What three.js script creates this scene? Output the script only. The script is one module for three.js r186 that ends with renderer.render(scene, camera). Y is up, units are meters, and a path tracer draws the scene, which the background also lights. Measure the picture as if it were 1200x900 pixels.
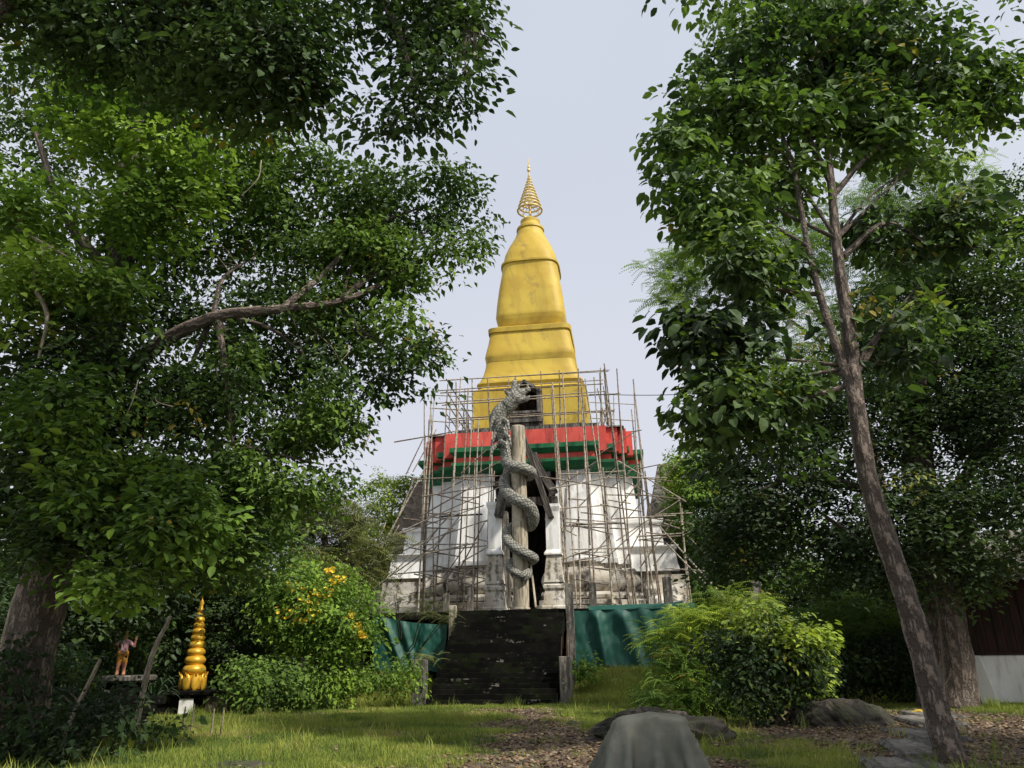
import * as THREE from 'three';
import { mergeGeometries, toCreasedNormals, mergeVertices } from 'three/addons/utils/BufferGeometryUtils.js';
import { ImprovedNoise } from 'three/addons/math/ImprovedNoise.js';
import { MarchingCubes } from 'three/addons/objects/MarchingCubes.js';

// ---------------------------------------------------------------- camera, sky, sun, exposure
const scene = new THREE.Scene();
const camera = new THREE.PerspectiveCamera(53.02, 1200 / 900, 0.1, 900);
camera.position.set(0, 1.6, 0);
camera.rotation.set(THREE.MathUtils.degToRad(19.8), 0, THREE.MathUtils.degToRad(-0.9), 'YXZ');
camera.updateProjectionMatrix(); camera.updateMatrixWorld(true);

const renderer = new THREE.WebGLRenderer({ antialias: true });
renderer.setSize(1024, 768);
renderer.toneMapping = THREE.LinearToneMapping;
renderer.toneMappingExposure = 1.1;
renderer.shadowMap.enabled = true;
renderer.shadowMap.type = THREE.PCFSoftShadowMap;

const SUN = new THREE.Vector3(0.55, 0.72, 0.42).normalize();
const sun = new THREE.DirectionalLight(new THREE.Color(1.0, 0.95, 0.86), 4.9);
sun.position.copy(SUN).multiplyScalar(120).add(new THREE.Vector3(0, 0, -30));
sun.target.position.set(0, 0, -30); scene.add(sun.target);
sun.castShadow = true; sun.shadow.radius = 8; sun.shadow.mapSize.set(4096, 4096);
Object.assign(sun.shadow.camera, { left: -60, right: 60, top: 60, bottom: -60, near: 1, far: 300 });
scene.add(sun);

// ---------------------------------------------------------------- small tools
function rng(seed) { let s = seed >>> 0; return () => { s = (s + 0x6d2b79f5) | 0; let t = Math.imul(s ^ (s >>> 15), 1 | s); t = (t + Math.imul(t ^ (t >>> 7), 61 | t)) ^ t; return ((t ^ (t >>> 14)) >>> 0) / 4294967296; }; }
const V = (x, y, z) => new THREE.Vector3(x, y, z);
const lerp = (a, b, t) => a + (b - a) * t, clamp = (x, a = 0, b = 1) => Math.min(b, Math.max(a, x));
const smooth = (a, b, x) => { const t = clamp((x - a) / (b - a)); return t * t * (3 - 2 * t); };
const perlin = new ImprovedNoise();
const N3 = (x, y, z) => perlin.noise(x, y, z);
const fbm3 = (x, y, z) => N3(x, y, z) + 0.5 * N3(2.1 * x + 7, 2.1 * y, 2.1 * z) + 0.25 * N3(4.3 * x, 4.3 * y + 3, 4.3 * z);

// periodic noise for the textures
function lattice(seed, p) { const r = rng(seed), a = new Float32Array(p * p); for (let i = 0; i < a.length; i++) a[i] = r(); return { at(x, y, px, py) { const xi = Math.floor(x), yi = Math.floor(y); let fx = x - xi, fy = y - yi; fx = fx * fx * (3 - 2 * fx); fy = fy * fy * (3 - 2 * fy); const x0 = xi % px, x1 = (x0 + 1) % px, y0 = yi % py, y1 = (y0 + 1) % py; return lerp(lerp(a[y0 * p + x0], a[y0 * p + x1], fx), lerp(a[y1 * p + x0], a[y1 * p + x1], fx), fy); } }; }
function tileNoise(seed, bx, octaves = 5, gain = 0.5, by = bx) {      // a tileable table, sampled bilinearly; sx, sy whole numbers
  const S = 512, ls = []; for (let o = 0; o < octaves; o++) ls.push(lattice(seed + o * 17, Math.max(bx, by) << o));
  const T = new Float32Array(S * S); for (let y = 0; y < S; y++) for (let x = 0; x < S; x++) { let s = 0, w = 1, n = 0; for (let o = 0; o < octaves; o++) { const px = bx << o, py = by << o; s += w * ls[o].at(x / S * px, y / S * py, px, py); n += w; w *= gain; } T[y * S + x] = s / n; }
  return (u, v, sx = 1, sy = 1) => { let x = u * sx * S, y = v * sy * S; const xi = Math.floor(x), yi = Math.floor(y); x -= xi; y -= yi; const x0 = ((xi % S) + S) % S, x1 = (x0 + 1) % S, y0 = (((yi % S) + S) % S) * S, y1 = ((((yi + 1) % S) + S) % S) * S; return lerp(lerp(T[y0 + x0], T[y0 + x1], x), lerp(T[y1 + x0], T[y1 + x1], x), y); };
}
function tex(size, fn, srgb = true) {
  const d = new Uint8Array(size * size * 4);
  for (let y = 0; y < size; y++) for (let x = 0; x < size; x++) { const c = fn(x / size, y / size), i = (y * size + x) * 4; d[i] = clamp(c[0]) * 255; d[i + 1] = clamp(c[1]) * 255; d[i + 2] = clamp(c[2]) * 255; d[i + 3] = 255; }
  const t = new THREE.DataTexture(d, size, size, THREE.RGBAFormat); t.wrapS = t.wrapT = THREE.RepeatWrapping; t.magFilter = THREE.LinearFilter; t.minFilter = THREE.LinearMipmapLinearFilter; t.generateMipmaps = true;
  if (srgb) t.colorSpace = THREE.SRGBColorSpace; t.needsUpdate = true; return t;
}
const metres = (t, m) => { t.repeat.set(1 / m, 1 / m); return t; };
const mixc = (a, b, t) => [lerp(a[0], b[0], t), lerp(a[1], b[1], t), lerp(a[2], b[2], t)];
const memo = new Map();
const C = (h) => { if (memo.has(h)) return memo.get(h); const c = new THREE.Color(h); const o = {}; c.getRGB(o, THREE.SRGBColorSpace); memo.set(h, [o.r, o.g, o.b]); return memo.get(h); };
function surface(size, m, fn, opt = {}) {            // colour and bump from one function fn(u,v) -> [r,g,b,h]
  const cache = new Float32Array(size * size);
  const map = tex(size, (u, v) => { const c = fn(u, v); cache[Math.round(v * size) * size + Math.round(u * size)] = c[3] ?? 0.5; return c; });
  const bump = tex(size, (u, v) => { const h = cache[Math.round(v * size) * size + Math.round(u * size)]; return [h, h, h]; }, false);
  return new (opt.spec === undefined ? THREE.MeshStandardMaterial : THREE.MeshPhysicalMaterial)({ ...(opt.spec === undefined ? {} : { specularIntensity: opt.spec }), map: metres(map, m), bumpMap: metres(bump, m), bumpScale: opt.bump ?? 0.01, roughness: opt.rough ?? 0.85, metalness: opt.metal ?? 0, side: opt.side ?? THREE.DoubleSide });
}

// pixel of the photograph -> direction; the distance is given by ground, plane or depth
function ray(px, py) { return V(px / 600 - 1, 1 - py / 450, 0.5).unproject(camera).sub(camera.position).normalize(); }
function at(px, py, D) { const d = ray(px, py); return d.multiplyScalar(D / -d.z).add(camera.position); }
function ground(px, py, h = 0) { const d = ray(px, py); const p = d.clone().multiplyScalar((h - 1.6) / d.y).add(camera.position); p.y = h; return p; }
function mpp(p) { const f = V(0, 0, -1).applyQuaternion(camera.quaternion); return p.clone().sub(camera.position).dot(f) / 902; }   // metres per photo pixel at p

// ---------------------------------------------------------------- sky: thin even haze, a little brighter near the horizon and round the sun
{
  const w = 512, h = 256, d = new Float32Array(w * h * 4), n = tileNoise(5, 4, 5, 0.55);
  for (let y = 0; y < h; y++) for (let x = 0; x < w; x++) {
    const el = (y + 0.5) / h * Math.PI - Math.PI / 2, az = (x + 0.5) / w * 2 * Math.PI - Math.PI;
    const dir = V(Math.cos(el) * Math.cos(az), Math.sin(el), Math.cos(el) * Math.sin(az));
    const up = clamp(Math.sin(el)), c = (n(x / w, y / h, 1, 1) - 0.5) * 0.13;
    const g = Math.pow(clamp(dir.dot(SUN)), 6) * 0.3;
    const k = smooth(0, 0.8, up), i = (y * w + x) * 4;
    d[i] = lerp(0.70, 0.60, k) + c + g; d[i + 1] = lerp(0.72, 0.645, k) + c + g * 0.97; d[i + 2] = lerp(0.79, 0.735, k) + c * 0.8 + g * 0.88; d[i + 3] = 1;
  }
  const t = new THREE.DataTexture(d, w, h, THREE.RGBAFormat, THREE.FloatType);
  t.mapping = THREE.EquirectangularReflectionMapping; t.magFilter = t.minFilter = THREE.LinearFilter; t.wrapS = THREE.RepeatWrapping; t.colorSpace = THREE.LinearSRGBColorSpace; t.needsUpdate = true;
  scene.background = t; scene.environment = t;
}

// ---------------------------------------------------------------- naming and building
const taken = new Map();
function numbered(n) { const k = taken.get(n) ?? 0; taken.set(n, k + 1); return k ? `${n}_${String(k).padStart(3, '0')}` : n; }
function tag(o, label, category, group) { Object.assign(o.userData, { label, category }); if (group) o.userData.group = group; return o; }
function thing(name, label, category, pos = V(0, 0, 0), turn = 0, group) { const g = new THREE.Group(); g.name = numbered(name); g.position.copy(pos); g.rotation.y = turn; scene.add(g); return tag(g, label, category, group); }
function part(name, geo, mat, parent, label) { const m = new THREE.Mesh(geo, mat); m.name = name; m.castShadow = m.receiveShadow = true; parent.add(m); if (label) m.userData.label = label; return m; }
function single(name, geo, mat, label, category, pos, group) { const m = part(numbered(name), geo, mat, scene); if (pos) m.position.copy(pos); return tag(m, label, category, group); }
function struct(name, geo, mat) { const m = part(name, geo, mat, scene); m.userData.kind = 'structure'; return m; }

// box with chamfered edges, uv in metres
function box(w, h, d, x = 0, y = 0, z = 0, ch = 0.012) {
  const hw = w / 2, hh = h / 2, hd = d / 2; ch = Math.min(ch, hw * 0.45, hh * 0.45, hd * 0.45);
  const pos = [], uv = [];
  const quad = (a, b, c, e) => { const n = b.clone().sub(a).cross(e.clone().sub(a)); const ax = Math.abs(n.x), ay = Math.abs(n.y), az = Math.abs(n.z);
    const U = (p) => ax > ay && ax > az ? [p.z + z, p.y + y] : ay > az ? [p.x + x, p.z + z] : [p.x + x, p.y + y];
    for (const p of [a, b, c, a, c, e]) { pos.push(p.x + x, p.y + y, p.z + z); uv.push(...U(p)); } };
  const tri = (a, b, c) => { for (const p of [a, b, c]) { pos.push(p.x + x, p.y + y, p.z + z); uv.push(p.x + x, p.y + y); } };
  const P = (sx, sy, sz, k) => V(sx * (hw - (k === 0 ? 0 : ch)), sy * (hh - (k === 1 ? 0 : ch)), sz * (hd - (k === 2 ? 0 : ch)));
  for (const s of [-1, 1]) {
    const f = (a, b, c, e) => s > 0 ? quad(a, b, c, e) : quad(a, e, c, b);
    f(P(s, -1, 1, 0), P(s, -1, -1, 0), P(s, 1, -1, 0), P(s, 1, 1, 0));
    f(P(-1, s, 1, 1), P(1, s, 1, 1), P(1, s, -1, 1), P(-1, s, -1, 1));
    f(P(-1, -1, s, 2), P(1, -1, s, 2), P(1, 1, s, 2), P(-1, 1, s, 2));
  }
  for (const a of [-1, 1]) for (const b of [-1, 1]) {
    const q = (p, r, s, t) => a * b > 0 ? quad(p, r, s, t) : quad(p, t, s, r);
    q(P(a, b, 1, 0), P(a, b, -1, 0), P(a, b, -1, 1), P(a, b, 1, 1));
    q(P(a, 1, b, 2), P(a, 1, b, 0), P(a, -1, b, 0), P(a, -1, b, 2));
    q(P(1, a, b, 1), P(1, a, b, 2), P(-1, a, b, 2), P(-1, a, b, 1));
    for (const c of [-1, 1]) { const t = [P(a, b, c, 0), P(a, b, c, 1), P(a, b, c, 2)]; a * b * c > 0 ? tri(t[0], t[1], t[2]) : tri(t[0], t[2], t[1]); }
  }
  const g = new THREE.BufferGeometry(); g.setAttribute('position', new THREE.Float32BufferAttribute(pos, 3)); g.setAttribute('uv', new THREE.Float32BufferAttribute(uv, 2)); g.computeVertexNormals(); return g;
}
// tapered tube through points with radii; wob = bark unevenness
function tube(pts, radii, seg = 8, wob = 0, samples = 0, seed = 0) {
  let P = pts.map((p) => p.clone()), R = radii.slice();
  if (samples) { const c = new THREE.CatmullRomCurve3(P, false, 'centripetal'); const q = [], r = []; for (let i = 0; i <= samples; i++) { const t = i / samples; q.push(c.getPoint(t)); const k = t * (R.length - 1), j = Math.min(R.length - 2, Math.floor(k)); r.push(lerp(R[j], R[j + 1], k - j)); } P = q; R = r; }
  const pos = [], uv = [], idx = []; let nrm = V(0.37, 0.11, 0.92), len = 0;
  const ravg = R.reduce((a, b) => a + b) / R.length;
  for (let i = 0; i < P.length; i++) {
    const t = P[Math.min(i + 1, P.length - 1)].clone().sub(P[Math.max(i - 1, 0)]).normalize();
    nrm = nrm.clone().sub(t.clone().multiplyScalar(nrm.dot(t))).normalize(); const b = t.clone().cross(nrm);
    if (i) len += P[i].distanceTo(P[i - 1]);
    for (let k = 0; k <= seg; k++) { const a = (k % seg) / seg * Math.PI * 2; let r = R[i]; if (wob) r *= 1 + wob * fbm3(Math.cos(a) * 1.7 + seed, Math.sin(a) * 1.7, len * 1.1 / Math.max(0.4, ravg * 3));
      const p = P[i].clone().addScaledVector(nrm, Math.cos(a) * r).addScaledVector(b, Math.sin(a) * r); pos.push(p.x, p.y, p.z); uv.push(k / seg * Math.PI * 2 * ravg, len); }
  }
  const s = seg + 1; for (let i = 0; i < P.length - 1; i++) for (let k = 0; k < seg; k++) { const a = i * s + k, b = a + 1, c = a + s, d = c + 1; idx.push(a, b, c, b, d, c); }
  for (const e of [0, P.length - 1]) { const o = pos.length / 3; pos.push(P[e].x, P[e].y, P[e].z); uv.push(0, 0); for (let k = 0; k < seg; k++) e ? idx.push(o, e * s + k, e * s + k + 1) : idx.push(o, k + 1, k); }
  const g = new THREE.BufferGeometry(); g.setAttribute('position', new THREE.Float32BufferAttribute(pos, 3)); g.setAttribute('uv', new THREE.Float32BufferAttribute(uv, 2)); g.setIndex(idx); g.computeVertexNormals(); return g;
}
// moulding: profile [[offset, y], ...] swept round an axis-aligned plan
function sweep(poly, profile) {
  const n = poly.length, mit = poly.map((p, i) => { const a = poly[(i + n - 1) % n], b = poly[(i + 1) % n]; const e1 = [p[0] - a[0], p[1] - a[1]], e2 = [b[0] - p[0], b[1] - p[1]]; const l1 = Math.hypot(...e1), l2 = Math.hypot(...e2);
    const n1 = [-e1[1] / l1, e1[0] / l1], n2 = [-e2[1] / l2, e2[0] / l2], k = 1 + n1[0] * n2[0] + n1[1] * n2[1]; return [(n1[0] + n2[0]) / k, (n1[1] + n2[1]) / k]; });
  const pos = [], uv = []; let u = 0;
  for (let i = 0; i < n; i++) {
    const j = (i + 1) % n, L = Math.hypot(poly[j][0] - poly[i][0], poly[j][1] - poly[i][1]); let v = profile[0][1];
    const at2 = (k, q) => [poly[k][0] + mit[k][0] * q[0], q[1], poly[k][1] + mit[k][1] * q[0]];
    for (let m = 0; m < profile.length - 1; m++) { const a = profile[m], b = profile[m + 1], dv = Math.hypot(b[0] - a[0], b[1] - a[1]);
      const p = [at2(i, a), at2(j, a), at2(j, b), at2(i, b)], w = [[u, v], [u + L, v], [u + L, v + dv], [u, v + dv]];
      for (const k of [0, 1, 2, 0, 2, 3]) { pos.push(...p[k]); uv.push(...w[k]); } v += dv; }
    u += L;
  }
  const g = new THREE.BufferGeometry(); g.setAttribute('position', new THREE.Float32BufferAttribute(pos, 3)); g.setAttribute('uv', new THREE.Float32BufferAttribute(uv, 2)); g.computeVertexNormals(); return g;
}
// loft of rounded squares: rows [y, half width, exponent]
function loft(rows, seg = 72, uneven = 0) {
  const pos = [], uv = [], idx = []; let v = 0;
  rows.forEach((r, i) => { if (i) v += Math.hypot(r[0] - rows[i - 1][0], r[1] - rows[i - 1][1]);
    for (let k = 0; k <= seg; k++) { const a = (k % seg) / seg * Math.PI * 2, c = Math.cos(a), s = Math.sin(a); const q = 1 / Math.pow(Math.pow(Math.abs(c), r[2]) + Math.pow(Math.abs(s), r[2]), 1 / r[2]); const e = uneven ? 1 + uneven * fbm3(c * 2 + 9, r[0] * 0.7, s * 2) : 1;
      pos.push(c * q * r[1] * e, r[0], s * q * r[1] * e); uv.push(k / seg * 6.4 * r[1], v); } });
  const s = seg + 1; for (let i = 0; i < rows.length - 1; i++) for (let k = 0; k < seg; k++) { const a = i * s + k, b = a + 1, c = a + s, d = c + 1; idx.push(a, c, b, b, c, d); }
  const g = new THREE.BufferGeometry(); g.setAttribute('position', new THREE.Float32BufferAttribute(pos, 3)); g.setAttribute('uv', new THREE.Float32BufferAttribute(uv, 2)); g.setIndex(idx); return toCreasedNormals(g, 0.6);
}
function dense(rows, per = 6) { const o = []; for (let i = 0; i < rows.length - 1; i++) for (let k = 0; k < per; k++) { const t = k / per; o.push(rows[i].map((x, j) => lerp(x, rows[i + 1][j], t))); } o.push(rows[rows.length - 1]); return o; }
// body made of joined tapered capsules [ax,ay,az,ra, bx,by,bz,rb]
function blend(caps, res, k = 0.03) {
  const lo = V(1e9, 1e9, 1e9), hi = V(-1e9, -1e9, -1e9);
  for (const c of caps) for (const [x, y, z, r] of [[c[0], c[1], c[2], c[3]], [c[4], c[5], c[6], c[7]]]) { lo.min(V(x - r, y - r, z - r)); hi.max(V(x + r, y + r, z + r)); }
  const mid = lo.clone().add(hi).multiplyScalar(0.5), ext = Math.max(hi.x - lo.x, hi.y - lo.y, hi.z - lo.z) * 0.56 + 0.02;
  const mc = new MarchingCubes(res, new THREE.MeshStandardMaterial(), false, false, 120000); mc.isolation = 0;
  const h = res / 2; let i = 0; const p = V(0, 0, 0), a = V(0, 0, 0), b = V(0, 0, 0);
  for (let z = 0; z < res; z++) for (let y = 0; y < res; y++) for (let x = 0; x < res; x++, i++) {
    p.set((x - h) / h * ext + mid.x, (y - h) / h * ext + mid.y, (z - h) / h * ext + mid.z); let d = 1e9;
    for (const c of caps) { a.set(c[0], c[1], c[2]); b.set(c[4], c[5], c[6]).sub(a); const t = clamp(p.clone().sub(a).dot(b) / Math.max(1e-9, b.lengthSq())); const e = p.distanceTo(a.addScaledVector(b, t)) - lerp(c[3], c[7], t);
      const m = Math.max(k - Math.abs(d - e), 0) / k; d = Math.min(d, e) - m * m * k * 0.25; }
    mc.field[i] = -d;
  }
  mc.update(); const n = mc.count; const P = mc.positionArray.slice(0, n * 3); for (let q = 0; q < n; q++) { P[q * 3] = P[q * 3] * ext + mid.x; P[q * 3 + 1] = P[q * 3 + 1] * ext + mid.y; P[q * 3 + 2] = P[q * 3 + 2] * ext + mid.z; }
  let g = new THREE.BufferGeometry(); g.setAttribute('position', new THREE.BufferAttribute(P, 3)); g = mergeVertices(g, 1e-4); g.computeVertexNormals();
  const uv = []; const q = g.attributes.position; for (let j = 0; j < q.count; j++) uv.push(q.getX(j) + q.getZ(j), q.getY(j)); g.setAttribute('uv', new THREE.Float32BufferAttribute(uv, 2)); return g;
}
function rockGeo(rx, ry, rz, seed, rough = 0.25, detail = 5, flat = 0.35) {
  let g = mergeVertices(new THREE.IcosahedronGeometry(1, detail).deleteAttribute('uv').deleteAttribute('normal')); const p = g.attributes.position, uv = [];
  for (let i = 0; i < p.count; i++) { const d = V(p.getX(i), p.getY(i), p.getZ(i)); let k = 1 + rough * fbm3(d.x * 1.3 + seed, d.y * 1.3, d.z * 1.3) + rough * 0.35 * fbm3(d.x * 4 + seed, d.y * 4, d.z * 4) + rough * 0.16 * N3(d.x * 11, d.y * 11 + seed, d.z * 11) + rough * 0.1 * Math.abs(N3(d.x * 7, d.y * 22 + seed, d.z * 7)) + rough * 0.07 * N3(d.x * 25, d.y * 25 + seed, d.z * 25);
    const y = d.y < 0 ? d.y * flat : d.y; p.setXYZ(i, d.x * rx * k, y * ry * k, d.z * rz * k); uv.push(d.x * rx + d.y * ry * 0.6, d.z * rz + d.y * ry * 0.8); }
  g.setAttribute('uv', new THREE.Float32BufferAttribute(uv, 2)); g.computeVertexNormals(); return g;
}

// ---------------------------------------------------------------- materials
const nA = tileNoise(11, 4, 6, 0.55), nB = tileNoise(29, 8, 5, 0.62), nC = tileNoise(47, 3, 6, 0.55), nF = tileNoise(71, 32, 4, 0.65), nS = tileNoise(91, 24, 5, 0.6, 3), nH = tileNoise(93, 3, 5, 0.6, 24);
const M = {};
M.white = surface(1024, 6, (u, v) => { const s = nS(u, v), w = nA(u, v); let c = mixc(C('#f4f3f0'), C('#e6e4e0'), smooth(0.42, 0.7, w)); c = mixc(c, C('#a8a294'), smooth(0.56, 0.74, s) * 0.35); c = mixc(c, C('#8d8573'), smooth(0.6, 0.72, nC(u, v, 2, 2)) * smooth(0.4, 0.6, nB(u, v)) * 0.4); return [...c, nF(u, v) * 0.3 + w * 0.7]; }, { bump: 0.012, rough: 0.75 });
M.stained = surface(1024, 5, (u, v) => { const s = nS(u, v), w = nA(u, v), k = nC(u, v), f = nF(u, v); let c = mixc(C('#dcd7cc'), C('#bfb8aa'), smooth(0.35, 0.65, w)); c = mixc(c, C('#8a7657'), smooth(0.48, 0.68, k) * 0.5); c = mixc(c, C('#2f2b26'), smooth(0.49, 0.64, s * 0.5 + nB(u, v) * 0.3 + f * 0.2) * 0.85); c = mixc(c, C('#ded8cb'), smooth(0.56, 0.66, nB(v, u) * 0.7 + f * 0.3) * 0.5); return [...c, w * 0.5 + f * 0.5]; }, { bump: 0.03, rough: 0.92 });
M.pier = surface(512, 4, (u, v) => { const s = nS(u, v), w = nA(u, v), f = nF(u, v); let c = mixc(C('#dbd6cb'), C('#c2bbac'), smooth(0.35, 0.65, w)); c = mixc(c, C('#8a7c66'), smooth(0.5, 0.68, nC(u, v)) * 0.5); c = mixc(c, C('#4a443b'), smooth(0.52, 0.7, s * 0.6 + f * 0.4) * 0.7); return [...c, w * 0.5 + f * 0.5]; }, { bump: 0.02, rough: 0.9 });
M.gold = surface(1024, 7, (u, v) => { const s = nS(u, v), w = nA(u, v); let c = mixc(C('#bfa43a'), C('#b0922c'), smooth(0.35, 0.7, w)); c = mixc(c, C('#927631'), smooth(0.53, 0.72, s) * 0.3); c = mixc(c, C('#776237'), smooth(0.58, 0.72, nC(u, v, 2, 2)) * 0.35); return [...c, w * 0.6 + nC(u, v) * 0.4]; }, { bump: 0.05, rough: 0.62, metal: 0 });
M.finial = surface(256, 1.5, (u, v) => { const w = nA(u, v); return [...mixc(C('#e6cf8c'), C('#bfa35e'), smooth(0.4, 0.72, w)), w]; }, { bump: 0.006, rough: 0.45, metal: 0.25 });
M.goldLeaf = surface(256, 1.5, (u, v) => { const w = nA(u, v); return [...mixc(C('#e2b23a'), C('#b0842a'), smooth(0.4, 0.72, w)), w]; }, { bump: 0.006, rough: 0.36, metal: 0.4 });
M.red = surface(512, 5, (u, v) => { const w = nA(u, v), s = nS(u, v); let c = mixc(C('#d45548'), C('#c2453a'), smooth(0.4, 0.65, w)); c = mixc(c, C('#8d2c26'), smooth(0.55, 0.72, s) * 0.5); return [...c, w]; }, { bump: 0.01, rough: 0.7 });
M.green = surface(512, 5, (u, v) => { const w = nA(u, v), s = nS(u, v); let c = mixc(C('#0f6a3c'), C('#0d5a33'), smooth(0.4, 0.65, w)); c = mixc(c, C('#0a3a24'), smooth(0.55, 0.72, s) * 0.6); return [...c, w]; }, { bump: 0.01, rough: 0.65 });
M.concrete = surface(512, 2.5, (u, v) => { const w = nA(u, v), s = nS(u, v); let c = mixc(C('#bcb29e'), C('#9c917c'), smooth(0.35, 0.65, w)); c = mixc(c, C('#5f5648'), smooth(0.52, 0.7, s) * 0.65); return [...c, nF(u, v) * 0.5 + w * 0.5]; }, { bump: 0.008, rough: 0.9 });
M.greyConcrete = surface(512, 2.5, (u, v) => { const w = nA(u, v), s = nS(u, v); let c = mixc(C('#77716a'), C('#5b564f'), smooth(0.35, 0.65, w)); c = mixc(c, C('#2e2c27'), smooth(0.46, 0.64, s) * 0.75); c = mixc(c, C('#a39d90'), smooth(0.6, 0.7, nC(u, v, 3, 3)) * 0.5); return [...c, nF(u, v) * 0.5 + w * 0.5]; }, { bump: 0.015, rough: 0.93 });
M.mossStone = surface(1024, 5, (u, v) => { const w = nA(u, v), s = nB(u, v), h = nH(u, v) * 0.6 + nF(u, v) * 0.4; let c = mixc(C('#1c1b18'), C('#0f0f0d'), smooth(0.35, 0.6, w)); c = mixc(c, C('#1e2412'), smooth(0.5, 0.66, s) * 0.7); c = mixc(c, C('#7b7870'), smooth(0.6, 0.68, h) * smooth(0.5, 0.62, nC(u, v)) * 0.9); return [...c, nF(u, v) * 0.4 + w * 0.6]; }, { bump: 0.03, rough: 1, spec: 0.15 });
M.serpent = surface(512, 0.95, (u, v) => { const a = Math.abs(Math.sin((u * 5 + v * 5) * Math.PI)), b = Math.abs(Math.sin((u * 5 - v * 5) * Math.PI)); const sc = Math.min(a, b), w = nA(u, v, 2, 2); let c = mixc(C('#65645c'), C('#aba89b'), smooth(0.05, 0.5, sc) * 0.6 + w * 0.4 - 0.05); c = mixc(c, C('#3f3e39'), smooth(0.5, 0.66, nC(u, v, 2, 2)) * 0.65); return [...c, smooth(0, 0.5, sc) * 0.8 + nF(u, v) * 0.2]; }, { bump: 0.06, rough: 0.85 });
const cane = (a, b, d) => (u, v) => { const k = nS(u, v), node = smooth(0.96, 0.99, Math.abs(Math.cos(v * Math.PI * 4))); let c = mixc(C(a), C(b), smooth(0.35, 0.65, k)); c = mixc(c, C(d), node * 0.7); return [...c, 0.4 + node * 0.6]; };
M.bamboo = surface(256, 1.6, cane('#9c8c7b', '#74675a', '#51463b'), { bump: 0.012, rough: 0.7 });
M.bambooPale = surface(256, 1.6, cane('#bdb3a0', '#968b7b', '#6a5f52'), { bump: 0.012, rough: 0.7 });
M.timber = surface(256, 1.5, (u, v) => { const k = nS(u, v); return [...mixc(C('#59524a'), C('#2a2622'), smooth(0.35, 0.65, k)), k]; }, { bump: 0.02, rough: 0.9 });
const barkFn = (a, b, d) => (u, v) => { const k = nS(u, v, 1, 2) * 0.55 + nF(u, v, 2, 1) * 0.3 + nB(u, v, 2, 1) * 0.15, w = nA(u, v); let c = mixc(C(a), C(b), smooth(0.4, 0.6, k)); c = mixc(c, C(d), smooth(0.5, 0.66, w) * 0.25); return [...c, 1 - smooth(0.4, 0.6, k)]; };
M.bark = surface(512, 1.1, barkFn('#85766a', '#4d433b', '#958b80'), { bump: 0.05, rough: 0.95 });
M.twigPale = surface(256, 1, barkFn('#a59a86', '#756a59', '#8d8472'), { bump: 0.01, rough: 0.95 });
M.rock = surface(1024, 2, (u, v) => { const w = nA(u, v), k = nB(u, v); let c = mixc(C('#443e36'), C('#26221d'), smooth(0.35, 0.62, k)); c = mixc(c, C('#71675a'), smooth(0.54, 0.66, w * 0.6 + nF(u, v) * 0.4) * 0.7); c = mixc(c, C('#3b4226'), smooth(0.52, 0.64, nC(u, v)) * 0.7); return [...c, k * 0.6 + nF(u, v) * 0.4]; }, { bump: 0.07, rough: 0.95 });
const ruin = (a, b, d) => (u, v) => { const w = nA(u, v), k = nF(u, v), s = nB(u, v); let c = mixc(C(a), C(b), smooth(0.4, 0.6, w * 0.5 + k * 0.5)); c = mixc(c, C(d), smooth(0.5, 0.62, s * 0.5 + k * 0.5) * 0.7); return [...c, k * 0.6 + w * 0.4]; };
M.laterite = surface(512, 3, ruin('#7b7064', '#62564b', '#453d35'), { bump: 0.05, rough: 0.96 });
M.rubble = surface(512, 3, ruin('#8d8881', '#6b6660', '#3c3833'), { bump: 0.08, rough: 0.96 });
M.net = surface(512, 1.2, (u, v) => { const g = Math.max(Math.abs(Math.sin(u * 60 * Math.PI)), Math.abs(Math.sin(v * 60 * Math.PI))), w = nA(u, v); let c = mixc(C('#07463a'), C('#0a5344'), w); c = mixc(c, C('#052e26'), (1 - smooth(0.75, 0.98, g)) * 0.5); return [...c, g * 0.5 + w * 0.5]; }, { bump: 0.003, rough: 0.6 });
M.tarp = surface(512, 1.1, (u, v) => { const w = nA(u, v), k = nF(u, v, 2, 2), s = nC(u, v), q = Math.abs(nB(u, v) - 0.5) * 2; let c = mixc(C('#66675a'), C('#54554a'), smooth(0.35, 0.65, w)); c = mixc(c, C('#7d7c6d'), smooth(0.5, 0.64, s) * 0.25); c = mixc(c, C('#403f36'), smooth(0.56, 0.66, nB(v, u)) * 0.25); return [...c, k * 0.3 + w * 0.7]; }, { bump: 0.005, rough: 0.58 });
M.darkWood = surface(256, 2, (u, v) => { const k = nS(u, v); return [...mixc(C('#3a1f18'), C('#23130f'), smooth(0.35, 0.65, k)), k]; }, { bump: 0.01, rough: 0.85 });
M.tin = surface(256, 2, (u, v) => { const k = nA(u, v); return [...mixc(C('#7d7a72'), C('#4f4438'), smooth(0.4, 0.7, k)), k]; }, { bump: 0.005, rough: 0.7, metal: 0.2 });
M.rust = new THREE.MeshStandardMaterial({ color: '#5b3a26', roughness: 0.9 });
M.wire = new THREE.MeshStandardMaterial({ color: '#3a3a3a', roughness: 0.7 });
const leafy = (tr = 0.4) => new THREE.MeshPhysicalMaterial({ color: 0xffffff, roughness: 1, transmission: tr, thickness: 0, side: THREE.DoubleSide, specularIntensity: 0.5, clearcoat: 0.3, clearcoatRoughness: 0.42 });
M.leafSolid = new THREE.MeshStandardMaterial({ color: 0xffffff, roughness: 0.65, side: THREE.DoubleSide });
M.leaf = leafy(0.4); M.leaf.clearcoat = 0; M.leafGloss = leafy(0.4); M.leafThick = leafy(0.3);
M.grass = leafy(0.35); M.grass.clearcoat = 0;
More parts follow.
